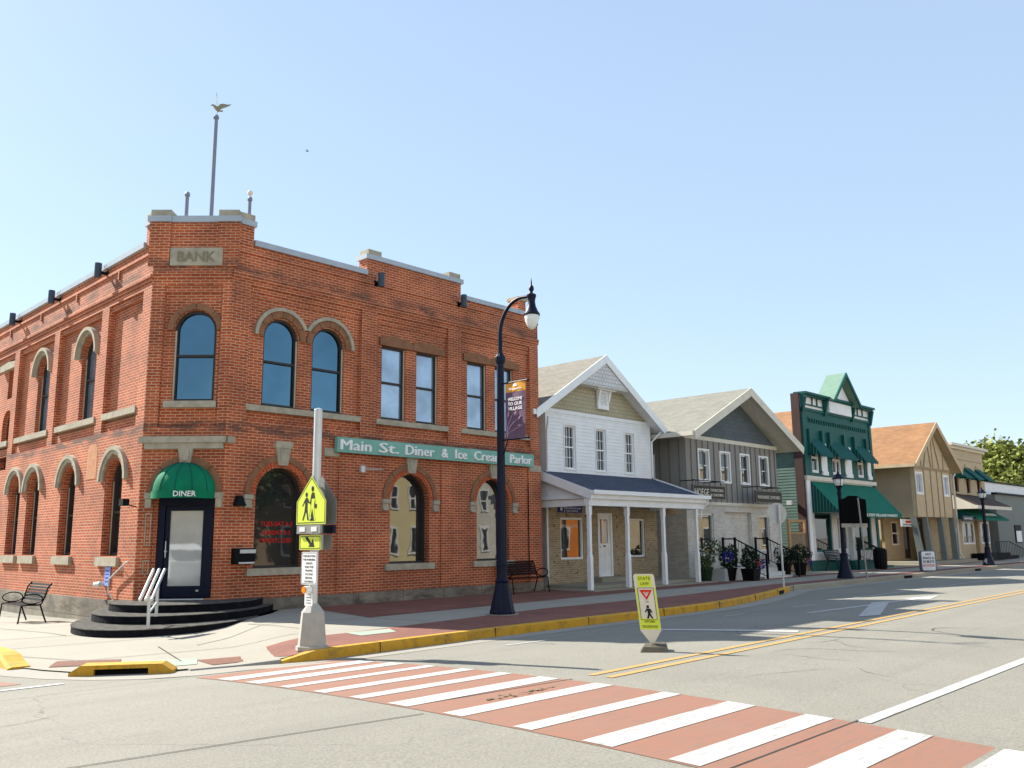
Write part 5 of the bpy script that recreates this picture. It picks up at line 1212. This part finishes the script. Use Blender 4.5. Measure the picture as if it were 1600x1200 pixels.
# ------------------------------------------------------------------ street lamps
lp = thing('street_lamp', 'tall dark blue street lamp with a curved arm and a drop shaped globe', 'street lamp', (13.33, 12.96, .15))
LX, LY = 13.33, 12.96
mb = MB(); mb.lathe([(.27, 0), (.27, .05), (.25, .09), (.24, .16), (.16, .5), (.14, .62), (.155, .66), (.12, .7), (.115, .8)], (LX, LY, .16), 24, flute=.05); mb.build('base', 'navy', lp)
mb = MB(); mb.lathe([(.34, -.05), (.34, .012)], (LX, LY, .15), 24); mb.build('footing', 'kerb', lp)
mb = MB(); mb.lathe([(.112, .8), (.108, 1.2), (.085, 3.2), (.078, 5.2), (.11, 5.28), (.115, 5.36), (.075, 5.42), (.07, 5.44)], (LX, LY, .16), 20, flute=.06); mb.lathe([(.115, 0), (.12, .05), (.1, .1)], (LX, LY, 1.1), 20); mb.build('shaft', 'navy', lp)
pts = [(LX, LY, 5.55), (LX, LY, 6.0)]+[(LX, LY-.62+.62*math.cos(a), 6.0+.72*math.sin(a)) for a in [PI/2*i/10 for i in range(1, 11)]]+[(LX, LY-.86, 6.70)]
mb = MB(); mb.tube(pts, [.05]*2+[.046-.0012*i for i in range(10)]+[.034], 12); mb.build('arm', 'navy', lp, smooth=True)
hx_, hy = LX, LY-.93
mb = MB(); mb.lathe([(.17, 0), (.175, .03), (.13, .1), (.09, .2), (.075, .3), (.085, .38), (.1, .4), (.1, .45), (.03, .49), (.03, .52), (.055, .56), (.05, .62), (.02, .66), (.015, .72), (.002, .82)], (hx_, hy, 6.27), 18); mb.tube([(hx_, hy+.12, 6.72), (hx_, hy, 6.80)], .02); mb.build('lamp_housing', 'navy', lp, smooth=True)
mb = MB(); mb.lathe([(.004, 0), (.05, .015), (.1, .08), (.14, .18), (.155, .28), (.15, .31)], (hx_, hy, 5.97), 20); mb.build('globe', 'globe', lp, smooth=True)
for z in (4.93, 3.72):
    mb = MB(); mb.tube([(LX, LY-.08, z), (LX, LY-.80, z)], .016, 8); mb.lathe([(.005, 0), (.028, .02), (.028, .04), (.005, .06)], (LX, LY-.80, z-.03), 8)
    if z < 4: mb.tube([(LX, LY-.08, z-.3), (LX, LY-.2, z-.02)], .014, 6)
    mb.build('banner_arm', 'navy', lp)
bn = thing('street_banner', 'purple banner with an orange top reading welcome to our village', 'banner', (LX, LY-.45, 3.74))
BF = Fr((LX, LY), (0, -1)); 
def band(F, u0, u1, z0, z1, d, mat, nm, par):
    mb = MB(); n = 8
    for i in range(n+1):
        t_ = i/n; z = z0+(z1-z0)*t_
        for j in range(7): u = u0+(u1-u0)*j/6; mb.v.append(F.at(u, z, d+.012*math.sin(j*1.1+z*2)))
    for i in range(n):
        for j in range(6): k = i*7+j; mb.f.append((k, k+1, k+8, k+7))
    return mb.build(nm, mat, par, smooth=True)
band(BF, .15, .72, 3.74, 4.72, 0, 'purple', 'cloth', bn); band(BF, .15, .72, 4.72, 4.92, 0, 'amberban', 'top_band', bn)
for face in (1, -1):
    F = Fr((LX, LY), (0, -1)) if face > 0 else None
F = BF
# readable from the camera side (the side facing -x)
BF2 = Fr((LX, LY), (0, -1), 1)
for i, s_ in enumerate(('WELCOME', 'TO OUR', 'VILLAGE')): text(s_, BF2, .435, 4.53-i*.1, .07, .016, 'lettering', bn, align='CENTER', width=(.41, .41, .41)[i], bold=.012, depth=.004)
text('Waunakee', BF2, .435, 4.76, .05, .016, 'lettering', bn, align='CENTER', width=.36, bold=.01, depth=.004)
mb = MB(); plate(mb, BF2, ring(.435, 4.835, .0, .06, 10), [], .014, .018); mb.build('emblem', 'lettering', bn)
mb = MB()
for (a, b, c, d) in ((.2, .3, .62, .42), (.22, .26, .5, .6), (.19, .17, .22, .5), (.25, .24, .66, .22), (.24, .35, .45, .34)):
    mb.tube([BF2.at(.18+.02, 3.76, .018), BF2.at(a, 3.76+d*.4, .018), BF2.at((a+c)/2-.02, 3.76+d*.75, .018), BF2.at(c, 3.76+d, .018)], [.004, .005, .007, .003], 5)
for (u, z, a) in ((.52, 4.1, .9), (.42, 4.2, 1.1), (.24, 4.2, 1.45), (.5, 3.98, .2)): mb.tube([BF2.at(u, z, .018), BF2.at(u+.05*math.cos(a), z+.05*math.sin(a), .018), BF2.at(u+.12*math.cos(a), z+.12*math.sin(a), .018)], [.004, .018, .003], 6)
mb.build('grass_motif', 'lilac', bn)

def lantern(x, y, label):
    t = thing('street_lamp', label, 'street lamp', (x, y, .15), 'lantern lamps farther along the pavement')
    mb = MB(); mb.lathe([(.3, 0), (.3, .06), (.27, .12), (.2, .35), (.15, .6), (.13, .85), (.14, .88), (.1, .92)], (x, y, .15), 20, flute=.05); mb.build('base', 'navy', t)
    mb = MB(); mb.lathe([(.095, .9), (.08, 2.0), (.07, 3.0), (.09, 3.02), (.09, 3.08), (.06, 3.12), (.09, 3.25), (.17, 3.33)], (x, y, .15), 16, flute=.05); mb.build('shaft', 'navy', t)
    mb = MB(); mb.lathe([(.14, 0), (.19, .12), (.2, .24)], (x, y, 3.48), 8); mb.build('globe', 'globe', t)
    mb = MB(); mb.lathe([(.23, 0), (.22, .03), (.15, .1), (.1, .17), (.05, .2), (.035, .26), (.005, .33)], (x, y, 3.72), 12)
    for i in range(4): a = PI/4+i*PI/2; mb.tube([(x+.15*math.cos(a), y+.15*math.sin(a), 3.48), (x+.21*math.cos(a), y+.21*math.sin(a), 3.73)], .014, 5)
    mb.build('lamp_roof', 'navy', t)
    mb = MB(); mb.lathe([(.38, -.05), (.38, .01)], (x, y, .15), 20); mb.build('footing', 'kerb', t)
lantern(31.85, 13.7, 'lantern street lamp in front of the green shop'); lantern(48.75, 13.65, 'farthest lantern street lamp before the beige brick shop')

# ------------------------------------------------------------------ crossing sign pole
px_, py_ = 7.55, 11.17
ps = thing('sign_pole', 'white pole on a faceted pedestal carrying the school crossing signs', 'sign pole', (px_, py_, .15))
mb = MB(); mb.lathe([(.235, -.03), (.235, .03), (.2, .035)], (px_, py_, .15), 8); mb.lathe([(.205, .03), (.2, .1), (.165, .5), (.09, .6), (.07, .62)], (px_, py_, .15), 8); mb.build('pedestal', plain('cast pedestal', hx('a8a59c'), .6, .1, 8), ps)
mb = MB(); mb.tube([(px_, py_, .75), (px_, py_, 3.6)], .062, 16); mb.lathe([(.065, 0), (.06, .02), (.02, .035)], (px_, py_, 3.6), 16); mb.build('pole', 'alu', ps, smooth=True)
SFr = Fr((px_-.08, py_+.0), (0, -1))      # faces -x
pent = lambda r: [(-.38+r, 1.90+r), (.38-r, 1.90+r), (.38-r, 2.24), (0, 2.62-r*1.4), (-.38+r, 2.24)]
def school(F, label, back=False):
    s_ = thing('crossing_sign', label, 'road sign', tuple(F.at(0, 1.9)), 'school crossing signs on the white pole')
    mb = MB(); plate(mb, F, pent(0), [], -.004, 0); mb.build('plate', 'signback', s_)
    mb = MB(); plate(mb, F, pent(.006), [], .001, .003); mb.build('face', 'lime', s_)
    mb = MB(); plate(mb, F, pent(.022), [pent(.034)], .003, .0045); mb.build('border', 'signblack', s_)
    mb = MB()
    def poly(p): plate(mb, F, p, [], .003, .0055)
    def disc(u, z, r, rz): poly([(u+r*math.cos(2*PI*i/12), z+rz*math.sin(2*PI*i/12)) for i in range(12)])
    disc(.035, 2.42, .034, .04); disc(-.12, 2.34, .03, .036)
    poly([(.0, 2.34), (.035, 2.375), (.08, 2.36), (.1, 2.28), (.12, 2.2), (.10, 2.195), (.085, 2.25), (.08, 2.16), (.085, 2.08), (.125, 1.96), (.09, 1.955), (.055, 2.06), (.03, 2.13), (.015, 2.07), (-.02, 1.955), (-.055, 1.96), (-.02, 2.08), (.0, 2.18), (.01, 2.28), (-.03, 2.23), (-.06, 2.24), (-.062, 2.225), (-.03, 2.21)])
    poly([(.10, 2.2), (.155, 2.19), (.14, 2.13), (.09, 2.14)])
    poly([(-.15, 2.28), (-.12, 2.30), (-.08, 2.285), (-.055, 2.24), (-.04, 2.22), (-.05, 2.21), (-.085, 2.23), (-.09, 2.17), (-.085, 2.10), (-.055, 1.97), (-.085, 1.965), (-.11, 2.07), (-.13, 2.08), (-.19, 1.96), (-.215, 1.97), (-.165, 2.09), (-.15, 2.2), (-.16, 2.23), (-.215, 2.165), (-.225, 2.175), (-.175, 2.25)])
    mb.build('walking_figures', 'signblack', s_)
    return s_
school(SFr, 'fluorescent yellow school crossing sign facing left, with two walking figures')
SB = Fr((px_+.09, py_-.02), (0, 1)); school(SB, 'school crossing sign on the far side of the pole, only its grey back seen')
mb = MB()
for z in (2.0, 2.45): mb.tube([(px_-.09, py_, z), (px_+.085, py_, z)], .018, 8)
mb.build('mounting_bracket', 'alu', ps)
lb_ = thing('beacon', 'grey flashing beacon bar with two pale lamps under the crossing sign', 'beacon', (px_-.1, py_, 1.78))
mb = MB(); fbox(mb, SFr, -.3, .3, 1.77, 1.89, 0, .04); mb.build('housing', 'signback', lb_)
mb = MB(); fbox(mb, SFr, -.22, -.08, 1.8, 1.865, .04, .047); mb.build('lens', 'globe', lb_); mb = MB(); fbox(mb, SFr, .08, .22, 1.8, 1.865, .04, .047); mb.build('lens', 'globe', lb_)
mb = MB(); fbox(mb, SB, -.3, .3, 1.77, 1.89, 0, .05); t = mb.build('beacon_box', 'navy', origin=SB.at(0, 1.77)); tag(t, 'dark beacon bar on the far side of the white pole', 'beacon')
def arrowplate(F, label, face):
    s_ = thing('arrow_sign', label, 'road sign', tuple(F.at(0, 1.5)), 'arrow plates on the white pole')
    mb = MB(); plate(mb, F, rrect(-.28, .28, 1.53, 1.755, .03), [], -.004, 0); mb.build('plate', 'signback', s_)
    mb = MB(); plate(mb, F, rrect(-.274, .274, 1.536, 1.749, .028), [], .001, .003); mb.build('face', 'lime', s_)
    mb = MB(); plate(mb, F, rrect(-.26, .26, 1.55, 1.735, .02), [rrect(-.248, .248, 1.56, 1.725, .018)], .003, .0045)
    plate(mb, F, [(-.13, 1.715), (-.06, 1.725), (.035, 1.64), (.07, 1.70), (.12, 1.575), (-.04, 1.58), (-.01, 1.61)], [], .003, .0045); mb.build('arrow', 'signblack', s_)
arrowplate(SFr, 'yellow plate with a black diagonal arrow under the beacon bar', 1); arrowplate(SB, 'arrow plate on the far side of the pole, grey back seen', -1)
t = thing('info_sign', 'tall white sign with lines of small text on the white pole', 'sign', tuple(SFr.at(0, 1.04)))
mb = MB(); plate(mb, SFr, rrect(-.21, .19, 1.04, 1.505, .03), [], -.004, 0); mb.build('plate', 'white', t)
mb = MB(); plate(mb, SFr, rrect(-.2, .18, 1.05, 1.495, .025), [rrect(-.194, .174, 1.056, 1.489, .023)], 0, .002); mb.build('border', 'signblack', t)
for i, s_ in enumerate(('PUSH BUTTON', 'FOR WARNING', 'LIGHTS', 'WAIT FOR', 'TRAFFIC', 'TO STOP', 'BEFORE', 'CROSSING')): text(s_, SFr, -.01, 1.435-i*.052, .028, .003, 'signblack', t, align='CENTER', width=min(.3, .028*len(s_)), depth=.002)
t = thing('push_button', 'amber crossing button on the white pole', 'push button', (px_-.1, py_, .97))
mb = MB(); mb.tube([(px_-.06, py_, .97), (px_-.15, py_, .97)], .055, 14); mb.build('body', 'white', t, smooth=True); mb = MB(); mb.tube([(px_-.15, py_, .97), (px_-.175, py_, .97)], .045, 14); mb.build('lens', 'orange', t)
t = thing('info_sign', 'smallest white notice low on the white pole under the amber button', 'sign', tuple(SFr.at(0, .74)))
mb = MB(); plate(mb, SFr, rrect(-.1, .1, .74, .925, .015), [], -.004, 0); mb.build('plate', 'white', t)
for i, s_ in enumerate(('USE', 'CROSSWALK', 'YIELD', 'TO PEDS')): text(s_, SFr, 0, .89-i*.04, .02, .002, 'signblack', t, align='CENTER', width=.13, depth=.001)

# ------------------------------------------------------------------ yield paddle in the road
yx, yy = 10.56, 7.35; yz = RZ(yx, yy)
tilt = .10
vd = Vector((yx, yy, 0)).normalized(); YU = Vector((vd.y, -vd.x, 0))
class Tilt(Fr):
    def at(s, u, z, d=0):
        p = s.p+s.u*(u-tilt*(z-.06))+s.n*(d+.00*(z)); return Vector((p.x, p.y, yz+z))
YF = Tilt((yx, yy), YU)
yl = thing('yield_paddle', 'leaning yellow and white state law yield sign standing on a rubber base in the road', 'road sign', (yx, yy, yz))
mb = MB(); plate(mb, YF, [(-.02, .1), (.02, .1), (.145, .28)]+[(.145, .98)]+[(.145-.03+.03*math.cos(a), 1.0+.03*math.sin(a)+.02) for a in (0, .8, 1.57)]+[(-.115-.03*math.sin(a), 1.0+.03*math.cos(a)+.02) for a in (0, .8, 1.57)]+[(-.145, .28)], [], -.008, 0); mb.build('paddle', 'offwhite', yl)
mb = MB(); plate(mb, YF, rect(-.14, .14, .29, .44), [], .0, .002); plate(mb, YF, rect(-.1, .1, .87, 1.03), [], 0, .002); plate(mb, YF, rect(-.14, -.118, .44, .87), [], 0, .002); plate(mb, YF, rect(.118, .14, .44, .87), [], 0, .002); mb.build('yellow_panel', 'lime', yl)
mb = MB(); plate(mb, YF, rrect(-.113, .113, .42, .86, .015), [rrect(-.107, .107, .426, .854, .012)], .002, .004); mb.build('border', 'signblack', yl)
mb = MB(); plate(mb, YF, [(-.09, .83), (.09, .83), (0, .69)], [[(-.045, .803), (.045, .803), (0, .733)]], .002, .004); mb.build('yield_triangle', 'red', yl)
text('STATE', YF, 0, .965, .045, .004, 'signblack', yl, align='CENTER', width=.17, bold=.0, depth=.002); text('LAW', YF, 0, .895, .045, .004, 'signblack', yl, align='CENTER', width=.12, depth=.002)
text('WITHIN', YF, 0, .38, .035, .004, 'signblack', yl, align='CENTER', width=.14, depth=.002); text('CROSSWALK', YF, 0, .315, .035, .004, 'signblack', yl, align='CENTER', width=.22, depth=.002)
text('YIELD', YF, 0, .78, .016, .004, 'red', yl, align='CENTER', width=.05, depth=.002); text('TO', YF, 0, .655, .022, .004, 'signblack', yl, align='CENTER', depth=.002)
mb = MB(); plate(mb, YF, [(.0+.02*math.cos(2*PI*i/10), .60+.022*math.sin(2*PI*i/10)) for i in range(10)], [], .002, .004)
plate(mb, YF, [(-.02, .575), (.03, .575), (.055, .53), (.05, .51), (.03, .535), (.03, .5), (.06, .44), (.04, .437), (.012, .48), (-.005, .437), (-.03, .44), (-.01, .5), (-.012, .55), (-.04, .52), (-.05, .53)], [], .002, .004); mb.build('walking_figure', 'signblack', yl)
mb = MB(); BU, BV = YU, vd
def bp(u, v, z): p = Vector((yx+.03, yy, 0))+BU*u+BV*v; return (p.x, p.y, yz+z)
mb.hexa([bp(-.19, -.2, 0), bp(.19, -.2, 0), bp(.19, .2, 0), bp(-.19, .2, 0), bp(-.15, -.16, .07), bp(.17, -.16, .07), bp(.17, .18, .09), bp(-.12, .18, .09)]); 
mb.hexa([bp(-.05, -.1, .075), bp(.16, -.1, .075), bp(.16, .1, .085), bp(-.05, .1, .085), bp(-.04, -.06, .1), bp(.15, -.06, .1), bp(.15, .06, .115), bp(-.04, .06, .115)]); mb.build('rubber_base', plain('dusty rubber', hx('5c574b'), .9, .2, 12), yl)

# ------------------------------------------------------------------ round sign back and marker board
t = thing('round_sign', 'round sign seen from its grey back on a thin white post by the yellow kerb', 'road sign', (25.4, 12.83, .15))
mb = MB(); mb.tube([(25.4, 12.85, .15), (25.4, 12.85, 2.62)], .032, 8); mb.build('post', 'alu', t)
RF = Fr((25.4, 12.92), (.85, -.53)); mb = MB(); plate(mb, RF, [(.33*math.cos(2*PI*i/28), 2.36+.33*math.sin(2*PI*i/28)) for i in range(28)], [], -.015, -.01); mb.build('disc', 'galv', t)
t = thing('marker_board', 'black framed board on a post seen from behind, before the green shop', 'marker board', (31.2, 12.9, .15))
KF = Fr((31.35, 13.15), (.9, -.44)); mb = MB(); plate(mb, KF, [(-.4, 2.1), (.75, 2.1), (.75, 2.95), (.55, 2.98), (.35, 3.08), (0, 3.08), (-.2, 2.98), (-.4, 2.95)], [], -.05, 0); mb.build('board', 'boardblack', t)
mb = MB(); fbox(mb, KF, -.4, .75, 1.96, 2.1, -.04, -.01); mb.build('lower_plate', 'signback', t)
mb = MB(); mb.tube([(31.55, 12.8, .15), (31.52, 12.9, 3.0)], .032, 8); mb.build('post', 'signback', t)

# ------------------------------------------------------------------ benches
def bench(x, y, z, rot, label, L=1.35, group='black slatted metal benches'):
    t = thing('bench', label, 'bench', (x, y, z), group)
    U = Vector((math.cos(rot), math.sin(rot), 0)); V = Vector((-U.y, U.x, 0))     # V points to the back
    def q(u, v, w_): p = Vector((x, y, z))+U*u+V*v; return (p.x, p.y, z+w_)
    prof = [(-.26, .41), (-.1, .43), (.08, .41), (.16, .43), (.2, .52), (.25, .7), (.31, .86), (.36, .9)]
    mb = MB()
    for i in range(5):
        v = -.24+i*.085; mb.hexa([q(-L/2, v, .415), q(L/2, v, .415), q(L/2, v+.06, .415), q(-L/2, v+.06, .415), q(-L/2, v, .43), q(L/2, v, .43), q(L/2, v+.06, .43), q(-L/2, v+.06, .43)])
    mb.build('seat', 'black', t)
    mb = MB()
    for i in range(6):
        w_ = .50+i*.067; v = .2+i*.028; mb.hexa([q(-L/2, v, w_), q(L/2, v, w_), q(L/2, v+.012, w_), q(-L/2, v+.012, w_), q(-L/2, v+.018, w_+.048), q(L/2, v+.018, w_+.048), q(L/2, v+.03, w_+.048), q(-L/2, v+.03, w_+.048)])
    mb.build('backrest', 'black', t)
    for s in (-1, 1):
        u = s*L/2
        mb = MB(); mb.tube([q(u, *p) for p in [(-.32, .0), (-.3, .03), (-.27, .3), (-.26, .42), (-.1, .43), (.1, .42), (.17, .45), (.22, .58), (.28, .8), (.36, .9)]], .018, 8); mb.build('frame', 'black', t, smooth=True)
        mb = MB(); mb.tube([q(u, .14, .43), q(u, .22, .2), q(u, .3, 0)], .018, 8); mb.build('leg', 'black', t, smooth=True)
        mb = MB(); mb.tube([q(u, -.24+.22*math.cos(a)*1.0+.2, .56+.11*math.sin(a)) for a in [2*PI*i/16 for i in range(17)]], .014, 6, cap=False); mb.build('armrest', 'black', t, smooth=True)
    return t
bench(18.95, 17.55, .155, 0, 'black bench against the brick wall behind the tall street lamp', 1.5)
bench(38.9, 17.0, .155, 0, 'black bench under the window of the green shop', 1.5)
bench(7.5, 22.9, -.13, -PI/2+SK*-1, 'black bench on the sunlit side pavement at the left edge', 1.4)

# ------------------------------------------------------------------ across the street (seen in the windows, plus added bounce walls)
def across(x0, x1, y, h, wallm, label, n, roofm='coping'):
    t = thing('opposite_building', label, 'building', ((x0+x1)/2, y, 0)); F = Fr((0, y), (1, 0), -1)
    mb = MB(); mb.box(x0, x1, y-9, y, -.3, h); mb.build('wall', wallm, t); mb = MB(); mb.box(x0-.1, x1+.1, y-.2, y+.25, h, h+.25); mb.build('cornice', roofm, t)
    for i in range(n):
        a = x0+(x1-x0)*(i+.3)/n; b = x0+(x1-x0)*(i+.7)/n
        window(F, t, a, b, 3.6, 5.2, .13, fw=.1, mat='white', glass='glassdark'); window(F, t, a, b, .8, 2.6, .13, fw=.1, mat='white', glass='glassdark', rail=0)
across(-22, -6, -9, 8.0, 'beige', 'long pale building added out of view to bounce sunlight', 5, 'white')  # unseen, added so its sunlit wall brightens the shaded facades
across(-4, 18, -12, 8.0, 'whitebrick', 'wide white brick building added out of view to bounce sunlight', 7, 'white')  # added behind the camera as a bounce surface
across(60, 90, -9, 8.0, 'beige', 'pale building added at the far end to bounce sunlight', 8, 'white')  # also added out of view for bounced sunlight
across(20, 31, -9, 6.0, 'timber', 'dull two storey building across the street', 3)
across(33.5, 40, -8, 7.2, 'yellowwall', 'yellow stucco building across the street', 4, 'white')
across(41, 47, -8, 5.8, 'whitebrick', 'pale building across the street', 3)
across(48, 58, -8, 6.2, 'orangewall', 'orange building across the street', 3, 'white')
tree('tree', 27.5, -5.5, 8, 3.2, 'dark tree across the street seen only in the glass', 60, 21, 'leaf', z0=0, group='street trees')
print('objects', len(bpy.data.objects))

dv = f_+r_*((480-800)/1378.93)-u_*((236-600)/1378.93); bc = Vector((0, 0, H))+dv*55
t = thing('bird', 'tiny dark bird far up in the open sky right of the eagle pole', 'bird', tuple(bc)); mb = MB()
mb.tube([bc-L*.1, bc, bc+L*.1], [.01, .04, .012], 6)
for s in (-1, 1): mb.add([bc-L*.03, bc+L*.05, bc+bk*.25*s+up*.05, bc+L*.02+up*.02], [(0, 1, 2), (0, 2, 3), (1, 3, 2)])
mb.build('body', 'bark', t)

# white car and building on the far side of the side street: they stand in the door glass
across_w = thing('opposite_building', 'grey beige building on the far side of the side street', 'building', (-15, 10, 0))
mb = MB(); mb.box(-24, -15, -2, 24, -.3, 6.5); mb.build('wall', 'beige', across_w)
for y in (2, 8, 14): window(Fr((-15, 0), (0, 1)), across_w, y, y+2, .9, 2.9, .13, fw=.1, mat='frame', glass='glassdark', rail=0)
car = thing('parked_car', 'white car parked across the side street, seen reflected in the corner door', 'car', (-6.5, 11.6, 0))
CF = Fr((-8.6, 10.75), (1, 0)); prof = [(.05, .35), (.0, .75), (.15, .98), (.75, 1.06), (1.25, 1.5), (1.7, 1.62), (3.0, 1.6), (3.75, 1.38), (4.1, 1.0), (4.28, .95), (4.3, .4), (4.1, .28)]
mb = MB(); plate(mb, CF, prof, [], -1.7, 0); mb.build('body', 'white', car)
mb = MB(); plate(mb, CF, [(1.0, 1.06), (1.35, 1.45), (1.75, 1.55), (2.95, 1.53), (3.6, 1.33), (3.85, 1.04)], [], -.02, .012); plate(mb, CF, [(1.0, 1.06), (1.35, 1.45), (1.75, 1.55), (2.95, 1.53), (3.6, 1.33), (3.85, 1.04)], [], -1.712, -1.68); mb.build('side_window', 'glassdark', car)
mb = MB(); mb.hexa([(-4.42, 10.9, 1.06), (-4.42, 12.3, 1.06), (-4.46, 12.3, 1.06), (-4.46, 10.9, 1.06), (-4.83, 10.95, 1.38), (-4.83, 12.25, 1.38), (-4.87, 12.25, 1.38), (-4.87, 10.95, 1.38)]); mb.build('rear_window', 'glassdark', car)
for u in (.85, 3.45):
    for d0 in (.02, -1.5):
        mb = MB(); c_ = CF.at(u, .33, d0); mb.tube([c_, c_+Vector((0, .2, 0))], .33, 20); w_ = mb.build('wheel', 'black', car); mb = MB(); mb.tube([c_-Vector((0, .008, 0)), c_+Vector((0, .208, 0))], .19, 14); mb.build('rim', 'alu', w_)
